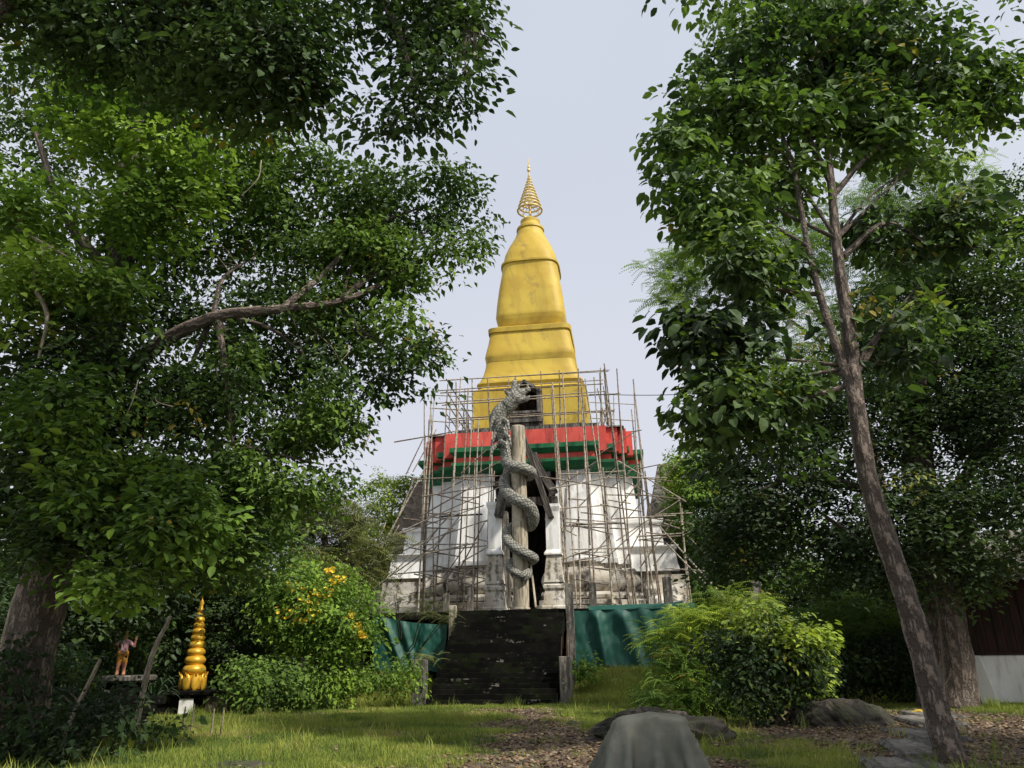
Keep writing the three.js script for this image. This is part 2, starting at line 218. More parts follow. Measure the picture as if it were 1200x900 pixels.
M.petal = leafy(0.4);
// ---------------------------------------------------------------- frame of the stupa: local z points to the stair, turned 8 degrees
const TURN = THREE.MathUtils.degToRad(-8), ZF = 12;
const CX = at(620, 490, 46.4).x + 0.5, CZ = -50;
const frame = new THREE.Matrix4().makeRotationY(TURN).setPosition(CX, 0, CZ), inv = frame.clone().invert();
function onPlane(px, py, zl) { const o = camera.position.clone().applyMatrix4(inv), d = ray(px, py).transformDirection(inv); return d.multiplyScalar((zl - o.z) / d.z).add(o); }
const PLAT = onPlane(600, 715, ZF).y;
const L = (px, py, zl) => { const p = onPlane(px, py, zl); p.y -= PLAT; return p; };
const hy = (py, zl, px = 620) => L(px, py, zl).y;
const toWorld = (x, y, z) => V(x, y, z).applyMatrix4(frame);
const BASE = V(CX, PLAT, CZ);
const STAIR_X = L(600, 718, ZF).x;

// ---------------------------------------------------------------- terrain
const localOf = (x, z) => V(x, 0, z).applyMatrix4(inv);
function terrain(x, z) {
  const l = localOf(x, z); const dz = l.z - ZF, dx = l.x - STAIR_X;
  let h = 0.1 * fbm3(x * 0.13, 0, z * 0.13) + 0.02 * N3(x * 1.1, 5, z * 1.1);
  const side = smooth(2.7, 4.2, Math.abs(dx)) * smooth(15, 11, Math.abs(l.x));
  h += 0.95 * side * smooth(5.5, 0.3, dz);
  return h;
}
const onGround = (px, py) => { let p = ground(px, py); for (let i = 0; i < 4; i++) p = ground(px, py, terrain(p.x, p.z)); return p; };
// bare earth: the worn track to the stair, and the dark soil beside the right tree
const track = [[V(1.2, 0, -9), 4.2], [ground(690, 900), 2.7], [ground(650, 868), 1.7], [ground(628, 842), 0.9], [ground(590, 832), 1.1]];
function bare(x, z) {
  let d = 1e9; for (let i = 0; i < track.length - 1; i++) { const [a, ra] = track[i], [b, rb] = track[i + 1]; const ex = b.x - a.x, ez = b.z - a.z, t = clamp(((x - a.x) * ex + (z - a.z) * ez) / (ex * ex + ez * ez)); d = Math.min(d, Math.hypot(x - a.x - ex * t, z - a.z - ez * t) - lerp(ra, rb, t)); }
  const n = 0.9 * fbm3(x * 0.5, 3, z * 0.5) + 0.5 * N3(x * 1.7, 8, z * 1.7);
  let k = 1 - smooth(-0.7, 0.8, d + n);
  const soil = V(9.8, 0, -18); k = Math.max(k, 1 - smooth(3.2, 5.4, Math.hypot((x - soil.x) * 0.9, (z - soil.z) * 0.5) + n));
  k = Math.max(k, 0.75 * smooth(0.25, 0.6, fbm3(x * 0.35 + 20, 1, z * 0.35)));
  return clamp(k);
}
{
  const xs = [], zs = []; for (let i = -60; i <= 60; i++) xs.push(Math.sign(i) * (Math.abs(i) * 0.3 + Math.pow(Math.abs(i) / 60, 4) * 282)); for (let i = 0; i <= 150; i++) zs.push(i < 110 ? 6 - i * 0.4 : -38 - Math.pow((i - 110) / 40, 2) * 262 - (i - 110) * 0.1);
  const pos = [], uv = [], idx = []; for (const z of zs) for (const x of xs) { pos.push(x, terrain(x, z), z); uv.push((x + 32) / 64, (-z + 6) / 64); }
  const w = xs.length; for (let j = 0; j < zs.length - 1; j++) for (let i = 0; i < w - 1; i++) { const a = j * w + i; idx.push(a, a + 1, a + w, a + 1, a + w + 1, a + w); }
  const g = new THREE.BufferGeometry(); g.setAttribute('position', new THREE.Float32BufferAttribute(pos, 3)); g.setAttribute('uv', new THREE.Float32BufferAttribute(uv, 2)); g.setIndex(idx); g.computeVertexNormals();
  const S = 1024, coarse = 256, cov = new Float32Array(coarse * coarse); for (let j = 0; j < coarse; j++) for (let i = 0; i < coarse; i++) cov[j * coarse + i] = bare(i / coarse * 64 - 32, 6 - j / coarse * 64);
  const covAt = (u, v) => { const x = u * coarse - 0.5, y = v * coarse - 0.5, i = clamp(Math.floor(x), 0, coarse - 2), j = clamp(Math.floor(y), 0, coarse - 2), fx = clamp(x - i), fy = clamp(y - j), q = j * coarse + i; return lerp(lerp(cov[q], cov[q + 1], fx), lerp(cov[q + coarse], cov[q + coarse + 1], fx), fy); };
  const map = tex(2048, (u, v) => { const f = nF(u, v, 19, 19), n = nA(u, v, 9, 9), k = nB(u, v, 4, 4); const b = clamp(covAt(u, v) * 1.25 - 0.15 + (n - 0.5) * 0.9);
    let e = mixc(C('#6b5a48'), C('#463a2e'), smooth(0.35, 0.65, n)); e = mixc(e, C('#94826a'), smooth(0.62, 0.74, f)); e = mixc(e, C('#2d251d'), smooth(0.58, 0.7, k) * 0.6);
    let g2 = mixc(C('#66642c'), C('#4c4d1e'), smooth(0.35, 0.65, n)); g2 = mixc(g2, C('#7d6f42'), smooth(0.5, 0.66, k) * 0.7); return mixc(g2, e, b); });
  const bump = tex(512, (u, v) => { const h = nF(u, v) * 0.6 + nA(u, v) * 0.4; return [h, h, h]; }, false); bump.repeat.set(24, 24);
  struct('ground', g, new THREE.MeshStandardMaterial({ map, bumpMap: bump, bumpScale: 0.06, roughness: 0.97 }));
}

// ---------------------------------------------------------------- terrace and stair
const CHX = [-9.5, 11.2];
{
  const t = thing('stone_terrace', 'dark mossy raised terrace of stone carrying the whole stupa', 'terrace', BASE.clone().setY(0), TURN);
  const poly = [[CHX[0], ZF], [CHX[1], ZF], [CHX[1], -13], [CHX[0], -13]];
  part('wall', sweep(poly, [[0.02, -0.4], [0, PLAT - 0.36]]), M.mossStone, t);
  part('coping', sweep(poly, [[-0.05, PLAT - 0.36], [0.12, PLAT - 0.34], [0.12, PLAT - 0.04], [0.08, PLAT]]), M.mossStone, t);
  const top = new THREE.PlaneGeometry(CHX[1] - CHX[0], ZF + 13); top.rotateX(-Math.PI / 2); top.translate((CHX[0] + CHX[1]) / 2, PLAT - 0.004, (ZF - 13) / 2);
  const u = top.attributes.uv; for (let i = 0; i < u.count; i++) u.setXY(i, u.getX(i) * 20, u.getY(i) * 24); part('pavement', top, M.greyConcrete, t);
}
const STEPS = 20, RUN = 0.3, RISE = PLAT / STEPS, SW = 5.1;
{
  const t = thing('stone_stair', 'black mossy flight of stone steps climbing to the serpent column', 'stair', toWorld(STAIR_X, 0, ZF), TURN); const r = rng(3);
  for (let i = 0; i < STEPS; i++) {
    const y = PLAT - (i + 1) * RISE, z = i * RUN; if (y < -0.2) break; const w = SW - 0.1 + r() * 0.12;
    const g = new THREE.BoxGeometry(w, RISE + 0.25, RUN + 0.34, 44, 3, 3), q = g.attributes.position, uv = g.attributes.uv, o = r() * 4, yc = y + RISE / 2 - 0.125, zc = z + RUN / 2 - 0.02;
    for (let k = 0; k < q.count; k++) { const X = q.getX(k), Y = q.getY(k), Z = q.getZ(k); const top = Y > RISE / 2 ? 1 : 0, fr = Z > 0.2 ? 1 : 0; const wear = 0.03 * N3(X * 1.3, i * 3.1, 0) + 0.022 * N3(X * 5, i * 3.1, 2), chip = Math.max(0, N3(X * 3.3 + 7, i * 5.7, 1) - 0.3) * 0.16; q.setXYZ(k, X, Y + yc + top * (wear - fr * chip), Z + zc + fr * (wear - top * chip * 1.2)); uv.setXY(k, X + o, Y + Z + o * 1.7); }
    g.computeVertexNormals(); part('step', g, M.mossStone, t);
  }
  part('core', box(SW - 0.3, PLAT * 0.45, STEPS * RUN * 0.45, 0, PLAT * 0.225 - 0.1, STEPS * RUN * 0.225), M.mossStone, t);
}
function post(name, label, cat, p, w, h, d, mat, group, extra) {
  const t = thing(name, label, cat, p, TURN + 0.05, group); part('shaft', box(w, h + 0.3, d, 0, h / 2 - 0.15, 0, 0.025), mat, t); if (extra) extra(t); return t;
}
{
  const f = toWorld(L(492, 800, ZF + 5.7).x, 0, ZF + 5.7); post('concrete_post', 'short square concrete post at the foot of the black stair, grass side', 'post', f, 0.55, 1.72, 0.5, M.greyConcrete);
  const rp = toWorld(L(663, 790, ZF + 5.2).x, 0, ZF + 5.2), hr = 1.75;
  post('concrete_pier', 'rough grey concrete pier with three bare steel rods beside the stair foot', 'post', rp, 0.5, hr, 0.6, M.greyConcrete, null, (t) => { for (const [x, z, h] of [[-0.15, 0.1, 0.75], [0.05, -0.12, 0.85], [0.17, 0.12, 0.7]]) part('steel_rod', tube([V(x, hr - 0.1, z), V(x + 0.02, hr + h * 0.6, z), V(x + 0.05, hr + h, z - 0.02)], [0.018, 0.018, 0.018], 6), M.rust, t); });
  const rt = toWorld(L(668, 720, ZF + 0.4).x, 0, ZF + 0.45); post('tall_stair_post', 'tall weathered concrete post rising above the top of the stair by the right netting', 'post', rt, 0.38, PLAT + 1.1, 0.4, M.greyConcrete);
  const lt = toWorld(L(531, 720, ZF + 0.4).x, 0, ZF + 0.45); post('tall_stair_post', 'pale concrete post at the top of the stair beside the left netting', 'post', lt, 0.34, PLAT + 0.25, 0.34, M.concrete);
  const spots = [[440, 690, 0.42, 'stout weathered post on the terrace edge under the leaning bamboo'], [523, 696, 0.32, 'weathered grey post on the terrace rim over the left netting'], [551, 690, 0.3, 'slim grey post standing just left of the porch on the terrace rim'], [694, 683, 0.36, 'grey stub post on the terrace rim over the right netting'], [781, 676, 0.4, 'dark stub post at the terrace rim in front of the stained side plinth']];
  for (const [px, py, w, label] of spots) { const q = L(px, py, ZF - 0.4); post('rim_post', label, 'post', toWorld(q.x, PLAT, ZF - 0.4), w, q.y, w, M.greyConcrete); }
}

// ---------------------------------------------------------------- the stupa
const redent = (F, h0, h1, h2, notch) => { const Q = [[h0, F], [h0, h2], [h1, h2], [h1, h1], [h2, h1], [h2, h0], [F, h0]]; let o = []; let q = Q; for (let k = 0; k < 4; k++) { o = o.concat(q); q = q.map(([x, z]) => [z, -x]); } if (notch) o.push([-notch[0], F], [-notch[0], F - notch[1]], [notch[0], F - notch[1]], [notch[0], F]); return o; };
const rectP = (x, zf, zb = -zf) => [[-x, zf], [x, zf], [x, zb], [-x, zb]];
{
  const t = thing('golden_stupa', 'tall golden stupa on a red, green and white stepped base under repair', 'stupa', BASE, TURN);
  const F = 6.5, plan = redent(F, 3.95, 4.9, 5.65), open = redent(F, 3.95, 4.9, 5.65, [1.5, 11]);
  const yWhite0 = hy(657, 7.1, 690), yWhite1 = hy(549, 6.7, 650), yRed0 = hy(527, 6.3, 715), yRed1 = hy(498, 6.3, 715);
  // plinth: ledges, swelling stained torus, recess
  const yl = yWhite0;
  part('plinth_ledge', sweep(open, [[0.9, 0.0], [0.9, yl * 0.17], [0.75, yl * 0.18], [0.75, yl * 0.27], [0.55, yl * 0.28], [0.1, yl * 0.285]]), M.stained, t);
  part('plinth_ledge', sweep(open, [[0.1, yl * 0.285], [0.62, yl * 0.3], [0.66, yl * 0.36], [0.6, yl * 0.42], [0.2, yl * 0.425]]), M.stained, t);
  const tor = []; for (let i = 0; i <= 12; i++) { const a = i / 12; tor.push([0.28 + 0.34 * Math.sin(Math.PI * Math.pow(a, 0.8)) , lerp(yl * 0.43, yl * 0.9, a)]); }
  part('lotus_torus', sweep(open, tor), M.stained, t);
  part('recess', sweep(open, [[0.25, yl * 0.9], [0.05, yl * 0.905], [0.05, yl + 0.02]]), M.stained, t);
  // white battered walls
  const wall = part('white_wall', sweep(open, [[0.0, yl], [0.16, yl + 0.003], [0.16, yl + 0.25], [0.1, yl + 0.27], [-0.34, yWhite1 - 0.15], [-0.3, yWhite1 + 0.3]]), M.white, t);
  for (const s of [-1, 1]) for (const [x, w] of [[2.6, 0.45], [3.55, 0.45]]) part('pilaster', sweep(rectP(w / 2, 0.06).map(([a, b]) => [a + s * x, b + F - 0.3]), [[0, yl + 0.3], [-0.003, yWhite1]]), M.white, wall);
  part('door_ceiling', box(2.96, 0.3, 10.8, 0, yWhite1 - 0.2, F - 5.6), M.greyConcrete, t); for (const s of [-1, 1]) part('door_lining', box(0.12, yWhite1 - 0.4, 10.7, s * 1.42, (yWhite1 - 0.4) / 2, F - 5.5), M.greyConcrete, t);
  part('inner_wall', box(2.7, yWhite1 + 0.2, 0.2, 0, yWhite1 / 2, F - 10.8), M.greyConcrete, t);
  // green and red cornice following the stepped plan
  const g1 = yWhite1, dy = yRed0 - g1 + 0.35, h = [0, 0.4, 0.64, 1, 1].map((k) => g1 + k * (hy(517, 7.2, 650) - g1));
  part('green_moulding', sweep(plan, [[-1.6, h[0] - 0.02], [-0.3, h[0]], [0.12, h[0] + 0.16], [0.32, (h[0] + h[1]) / 2 + 0.12], [0.32, h[1]], [-0.1, h[1] + 0.005]]), M.green, t);
  part('red_band', sweep(plan, [[0.12, h[1] + 0.006], [0.12, h[2]]]), M.red, t);
  part('green_moulding', sweep(plan, [[-0.1, h[2] - 0.03], [0.18, h[2]], [0.42, lerp(h[2], h[3], 0.5)], [0.42, h[3]], [0.3, h[3] + 0.02], [-0.3, h[3] + 0.04]]), M.green, t);
  part('red_fascia', sweep(redent(6.3, 4.8, 5.45, 5.95), [[-0.8, yRed0 - 0.02], [0, yRed0], [0, yRed1], [-0.12, yRed1 + 0.02]]), M.red, t);
  part('concrete_shelf', sweep(rectP(5.85, 6.1), [[0, yRed1 - 0.05], [-0.1, yRed1 + 0.06], [-1.4, yRed1 + 0.35], [-1.5, yRed1 + 0.7], [-2.3, yRed1 + 0.8], [-2.3, yRed1 + 1.0]]), M.greyConcrete, t);
  // gold: block with niche, flared lip, second tier, bell, neck
  const gw = (l, r2, py, z) => (r2 - l) / 2 * mpp(toWorld(0, PLAT + hy(py, z), z)) / 1.07;
  const H0 = 3.62, y0 = yRed1 + 0.8, y1 = hy(453, 3.7), yLip = hy(441, 4.0);
  part('gold_block', sweep([[-H0, H0], [-0.95, H0], [-0.95, H0 - 3.4], [0.55, H0 - 3.4], [0.55, H0], [H0, H0], [H0, -H0], [-H0, -H0]].map(([x, z]) => [x, z]), [[0.06, y0], [0.0, y0 + 1.0], [-0.02, y1]]), M.gold, t);
  const lip = gw(551, 688, 441, 4.0), n1 = gw(563, 676, 419, 3.2), t2 = gw(561.5, 675, 413, 3.3), t2t = gw(566, 667.5, 380, 3.0), b0 = gw(576, 664, 370, 2.5), b1 = gw(578, 663.5, 352, 2.4), b2 = gw(584.5, 656, 312, 2.1), rg = gw(583, 657, 303, 2.1), b3 = gw(593, 648, 282, 1.6), b4 = gw(602, 635, 264, 1.0), nk = gw(607, 629, 254, 0.7);
  const E = 13;
  part('gold_lip', loft(dense([[y1 - 0.02, 3.5, E], [y1, H0 + 0.05, E], [lerp(y1, yLip, 0.4), lip * 0.97, E], [yLip - 0.1, lip + 0.02, E], [yLip, lip, E]], 3), 96, 0.006), M.gold, t);
  const c1 = hy(420, n1 + 0.2), rows = []; for (let i = 0; i <= 10; i++) { const a = i / 10; rows.push([lerp(yLip, c1, a), lerp(lip - 0.06, n1, 1 - Math.pow(1 - a, 1.6)), E]); }
  part('gold_slope', loft(rows, 96, 0.006), M.gold, t);
  const t2b = hy(414, t2), t2y = hy(381, t2t);
  part('gold_tier', loft(dense([[c1 - 0.05, n1 - 0.3, E], [c1 + 0.02, t2 - 0.02, E], [t2b, t2 + 0.05, E], [lerp(t2b, t2y, 0.5), lerp(t2, t2t, 0.62), E], [t2y - 0.42, t2t, E], [t2y - 0.36, t2t + 0.1, E], [t2y - 0.05, t2t + 0.12, E], [t2y + 0.08, t2t - 0.1, E], [t2y + 0.1, b0 - 0.4, E]], 4), 96, 0.006), M.gold, t);
  const bb = hy(371, b0), yb1 = hy(352, b1), yb2 = hy(312, b2), yrg = hy(303, rg), yb3 = hy(282, b3), yb4 = hy(264, b4), ynk = hy(253, nk);
  part('gold_bell', loft(dense([[t2y + 0.09, b0 - 0.35, 7], [bb - 0.45, b0 - 0.2, 7], [bb, b0 - 0.05, 8], [bb + 0.3, b0 + 0.02, 7.5], [yb1, b1, 7], [lerp(yb1, yb2, 0.5), lerp(b1, b2, 0.42), 6], [yb2, b2, 4.8], [yrg, rg - 0.08, 4], [lerp(yrg, yb3, 0.5), lerp(rg, b3, 0.42), 3.4], [yb3, b3, 2.8], [lerp(yb3, yb4, 0.6), lerp(b3, b4, 0.7), 2.1], [yb4, b4 - 0.02, 2]], 5), 96, 0.008), M.gold, t);
  part('gold_ring', loft(dense([[yrg - 0.14, rg - 0.1, 4], [yrg - 0.08, rg + 0.03, 4], [yrg + 0.06, rg + 0.03, 4], [yrg + 0.14, rg - 0.14, 4]], 3), 96), M.gold, t);
  part('gold_neck', loft(dense([[yb4 - 0.05, b4 - 0.1, 2], [yb4 + 0.02, b4 + 0.07, 2], [yb4 + 0.2, b4 + 0.05, 2], [yb4 + 0.26, b4 - 0.1, 2], [lerp(yb4, ynk, 0.6), nk + 0.05, 2], [ynk - 0.12, nk + 0.08, 2], [ynk, nk - 0.06, 2], [ynk + 0.12, 0.1, 2]], 4), 48), M.gold, t);
  // openwork finial: hoops on ribs round a rod
  const fin = new THREE.Group(); fin.name = 'finial'; t.add(fin);
  const yTip = hy(186, 0), y5 = hy(205, 0), yf0 = hy(247, 0), R0 = 0.86;
  part('rod', tube([V(0, ynk - 0.1, 0), V(0, y5, 0), V(0, yTip, 0)], [0.09, 0.05, 0.025], 10), M.finial, fin);
  const nh = 11; for (let i = 0; i < nh; i++) { const a = i / (nh - 1), yy = lerp(yf0, y5 - 0.1, Math.pow(a, 0.92)), rr = R0 * Math.pow(1 - a, 1.15) + 0.05; const g = new THREE.TorusGeometry(rr, i ? 0.05 + 0.02 * (1 - a) : 0.07, 8, 40); g.rotateX(Math.PI / 2); g.translate(0, yy, 0); part('hoop', g, M.finial, fin); }
  for (let k = 0; k < 8; k++) { const a = k / 8 * Math.PI * 2, pts = []; for (let i = 0; i <= 6; i++) { const q = i / 6, yy = lerp(yf0 - 0.02, y5 - 0.1, Math.pow(q, 0.92)), rr = R0 * Math.pow(1 - q, 1.15) + 0.05; pts.push(V(Math.cos(a) * rr, yy, Math.sin(a) * rr)); } part('rib', tube(pts, pts.map(() => 0.025), 5), M.finial, fin); part('spoke', tube([V(0, yf0 + 0.5, 0), V(Math.cos(a) * R0, yf0, Math.sin(a) * R0)], [0.022, 0.022], 5), M.finial, fin); }
  for (const [k, rr] of [[0.3, 0.14], [0.5, 0.1]]) { const g = new THREE.SphereGeometry(rr, 12, 8); g.scale(1, 1.3, 1); g.translate(0, lerp(y5, yTip, k), 0); part('bead', g, M.finial, fin); }
  // niche window in the gold block
  const nch = new THREE.Group(); nch.name = 'niche'; t.add(nch); const nx = -0.2, nb = hy(484, H0 + 0.4), ntp = hy(458, H0 + 0.4), zc = H0 - 0.1;
  for (const s of [-1, 1]) part('jamb', box(0.26, ntp - y0 + 0.1, 1.0, nx + s * 0.88, (y0 + ntp) / 2, zc), M.greyConcrete, nch);
  part('sill_panel', box(1.5, nb - y0, 0.9, nx, (nb + y0) / 2, zc + 0.0), M.greyConcrete, nch);
  part('sill', box(2.1, 0.16, 1.25, nx, nb + 0.05, zc + 0.02), M.greyConcrete, nch);
  part('ledge', box(2.2, 0.2, 1.3, nx, lerp(y0, nb, 0.45), zc + 0.02), M.greyConcrete, nch);
  for (const s of [-1, 1]) { const g = box(1.35, 0.16, 1.25, 0, 0, 0); g.rotateZ(-s * 0.62); g.translate(nx + s * 0.5, ntp + 0.32, zc); part('gable_slab', g, M.greyConcrete, nch); }
  part('niche_back', box(1.6, ntp - nb + 1.2, 0.1, nx, (ntp + nb) / 2 + 0.3, H0 - 3.3), M.greyConcrete, nch);
  // side wings: lower white stages with dark recess and stained plinth
  const zw = 4.9, wa = hy(606, zw, 760), wb = hy(634, zw, 770), wc = hy(669, zw, 770);
  for (const s of [-1, 1]) { const half = (x, z) => s > 0 ? [[4.4, z], [x, z], [x, -z], [4.4, -z]] : [[-x, z], [-4.4, z], [-4.4, -z], [-x, -z]];
  part('side_wing', sweep(half(7.7, zw - 0.5), [[-0.2, wb - 0.3], [0, wb - 0.25], [-0.12, wa - 0.25], [0.05, wa - 0.2], [0.05, wa], [-1.2, wa + 0.02]]), M.white, t);
  part('side_wing', sweep(half(8.35, zw), [[-0.4, wc], [0.1, wc + 0.003], [0, wc + 0.4], [-0.1, wb - 0.5], [0.12, wb - 0.3], [0.12, wb - 0.24], [-1.2, wb - 0.22]]), M.white, t);
  part('wing_plinth', sweep(half(8.35, zw), [[0.75, 0], [0.7, wc * 0.3], [0.45, wc * 0.45], [0.3, wc * 0.7], [0.28, wc * 0.9], [-0.35, wc * 0.92], [-0.4, wc + 0.02]]), M.stained, t);
  }
}
// porch: two flared white piers with leaning dark rafters in front of the doorway
{
  const zp = 9.3, t = thing('porch', 'white porch piers with dark leaning rafters framing the doorway behind the serpent', 'porch', BASE, TURN);
  const pier = (px, topPy) => { const x = L(px, 650, zp).x, top = hy(topPy, zp, px); const P = rectP(0.36, 0.42).map(([a, b]) => [a + x, b + zp]);
    part('pier_base', sweep(P, [[0.26, 0], [0.26, 0.25], [0.2, 0.32], [0.1, 1.05], [0.17, 1.15], [0.18, 1.3], [0.08, 1.38], [0.06, 1.45]]), M.pier, t);
    part('pier_shaft', sweep(P, [[0.14, 1.45], [0.12, 1.6], [0.0, 2.7], [-0.02, hy(652, zp, px)], [0.02, hy(651, zp, px)]]), M.pier, t);
    part('pier_head', sweep(P, [[0.09, hy(651, zp, px)], [0.09, hy(649, zp, px)], [-0.02, hy(645, zp, px)], [-0.02, top - 0.4], [0.06, top - 0.15], [0.06, top], [-0.34, top + 0.05]]), M.white, t); };
  pier(581, 590); pier(649, 592); 
  const P = (px, py, z = zp) => L(px, py, z);
  const beam = (a, b, w, d, mat, name) => { const len = a.distanceTo(b), g = box(w, len, d, 0, 0, 0, 0.02); g.applyQuaternion(new THREE.Quaternion().setFromUnitVectors(V(0, 1, 0), b.clone().sub(a).normalize())); const m = a.clone().add(b).multiplyScalar(0.5); g.translate(m.x, m.y, m.z); part(name, g, mat, t); };
  beam(P(646, 607, 9.9), P(612, 508, 9.6), 0.3, 0.4, M.timber, 'rafter'); beam(P(650, 578, 9), P(613, 520, 8), 0.4, 0.3, M.timber, 'rafter'); beam(P(633, 545, 8.4), P(626, 532, 8.2), 0.3, 0.3, M.timber, 'rafter');
  beam(P(584, 606, 9.9), P(596, 548, 9.6), 0.42, 0.5, M.greyConcrete, 'rafter'); beam(P(578, 572, 9), P(593, 563, 9), 0.2, 0.3, M.timber, 'rafter');
  beam(P(595, 712, 9.2), P(592, 600, 9.2), 0.3, 0.4, M.greyConcrete, 'door_jamb'); beam(P(648, 578, 8.6), P(632, 549, 8.4), 0.24, 0.3, M.timber, 'rafter');
  part('lintel', box(3.4, 0.4, 0.5, L(617, 592, 8.4).x, hy(588, 8.4), 8.4), M.timber, t);
  beam(P(628, 712, 10), P(622, 660, 9), 0.1, 0.12, M.concrete, 'prop');
}
// small ruined towers behind both sides
for (const [x, top, mat, label] of [[-8.1, 566, M.laterite, 'brown brick side tower stump behind the left end of the white base'], [8.5, 545, M.rubble, 'rough grey stone side tower behind the right end of the white base']]) {
  const z = -1.5, h = hy(top, z, x < 0 ? 480 : 778), t = thing('side_tower', label, 'tower', toWorld(x, PLAT, z), TURN);
  const q = 1.5; part('tower_base', loft(dense([[0, q + 0.5, 12], [h * 0.5, q + 0.35, 12], [h * 0.52, q + 0.1, 12], [h * 0.62, q + 0.05, 12]], 4), 64, 0.02), mat, t);
  part('tower_body', loft(dense([[h * 0.62, q - 0.1, 12], [h * 0.63, q + 0.02, 12], [h * 0.72, q - 0.12, 12], [h * 0.725, q - 0.3, 12], [h * 0.99, q - 0.95, 10], [h, q - 1.2, 8], [h * 1.01, 0.1, 8]], 4), 64, 0.03), mat, t);
}

// ---------------------------------------------------------------- serpent column
{
  const zc = 11.1, cx = L(611, 717, zc).x, top = hy(500, zc, 604); const t = thing('serpent_column', 'grey concrete serpent coiled up a round cream column at the stair head', 'statue', toWorld(cx, PLAT, zc), TURN);
  const R = 0.39; const shape = [[0, 0], [R + 0.06, 0], [R + 0.06, 0.12], [R, 0.2], [R, top * 0.5], [R - 0.02, top - 0.05], [R - 0.06, top], [0, top]].map(([a, b]) => new THREE.Vector2(a, b));
  const cg = new THREE.LatheGeometry(shape, 40); { const u = cg.attributes.uv, p = cg.attributes.position; for (let i = 0; i < u.count; i++) u.setXY(i, u.getX(i) * 2.4, p.getY(i)); } part('column', cg, M.concrete, t);
  const Z = (zx, zy, dz) => { const q = L(540 + zx / 3.214, 440 + zy / 3.214, zc + dz); return V(q.x - cx, q.y, dz); };
  const curve = [[238, 772, .5, .09], [254, 756, .45, .14], [256, 738, .25, .18], [232, 752, .55, .2], [200, 738, .5, .22], [184, 715, 0, .24], [205, 700, -.6, .25], [250, 700, -.6, .26], [276, 690, 0, .27], [258, 678, .5, .28], [222, 660, .7, .29], [188, 636, .48, .29], [173, 608, 0, .29], [186, 578, -.5, .3], [220, 566, -.72, .3], [252, 570, -.55, .3], [268, 560, -.1, .31], [274, 528, .25, .33], [258, 494, .55, .34], [222, 474, .74, .34], [186, 452, .5, .34], [165, 418, .0, .34], [172, 386, -.45, .33], [215, 372, -.74, .32], [252, 380, -.5, .31], [266, 366, .05, .31], [236, 350, .72, .32], [200, 344, .6, .33], [176, 330, .2, .34], [172, 290, .0, .36], [160, 240, .0, .4], [146, 195, .05, .46], [140, 160, .1, .5], [156, 132, .15, .48], [184, 112, .2, .42], [204, 92, .25, .36]];
  part('serpent_body', tube(curve.map(([x, y, z]) => Z(x, y, z)), curve.map((c) => c[3] * 0.9), 16, 0.03, 220), M.serpent, t);
  const H = Z(206, 90, .28), caps = [], K = (ax, ay, az, ra, bx, by, bz, rb) => caps.push([H.x + ax, H.y + ay, H.z + az, ra, H.x + bx, H.y + by, H.z + bz, rb]);
  K(-0.4, -0.25, 0, 0.36, 0, 0.1, 0, 0.36); K(0, 0.15, 0, 0.34, 0.3, 0.3, 0, 0.24); K(0.3, 0.32, 0, 0.22, 0.68, 0.5, 0, 0.12); K(0.68, 0.5, 0, 0.12, 0.66, 0.72, 0, 0.06); K(0.15, -0.05, 0, 0.22, 0.55, -0.02, 0, 0.14); K(0.55, -0.02, 0, 0.13, 0.74, 0.12, 0, 0.06);
  K(-0.1, 0.35, 0, 0.2, -0.05, 0.95, 0, 0.12); K(-0.05, 0.95, 0, 0.11, 0.05, 1.35, 0, 0.02); K(-0.25, 0.2, 0.15, 0.14, -0.6, 0.5, 0.25, 0.03); K(-0.25, 0.2, -0.15, 0.14, -0.6, 0.5, -0.25, 0.03); K(0.2, 0.42, 0.12, 0.1, 0.22, 0.5, 0.14, 0.08); K(0.2, 0.42, -0.12, 0.1, 0.22, 0.5, -0.14, 0.08); K(0.1, 0.5, 0, 0.12, 0.22, 0.9, 0, 0.03);
  part('serpent_head', blend(caps, 72, 0.08), M.serpent, t);
  const r = rng(8); for (let i = 0; i < 9; i++) { const a = Z(142 + r() * 20, 150 + i * 14, .2 + (r() - .5) * .6), s = i % 2 ? 1 : -1; part('mane_fin', tube([a, a.clone().add(V(s * 0.3, -0.25, 0.25)), a.clone().add(V(s * 0.45, -0.75 - r() * 0.4, 0.3))], [0.16, 0.12, 0.015], 8, 0.1), M.serpent, t); }
  for (let i = 0; i < 5; i++) { const a = Z(132 + i * 14, 165 - i * 15, .05); part('back_spine', tube([a, a.clone().add(V(-0.35, 0.3, 0))], [0.16, 0.01], 6), M.serpent, t); }
}
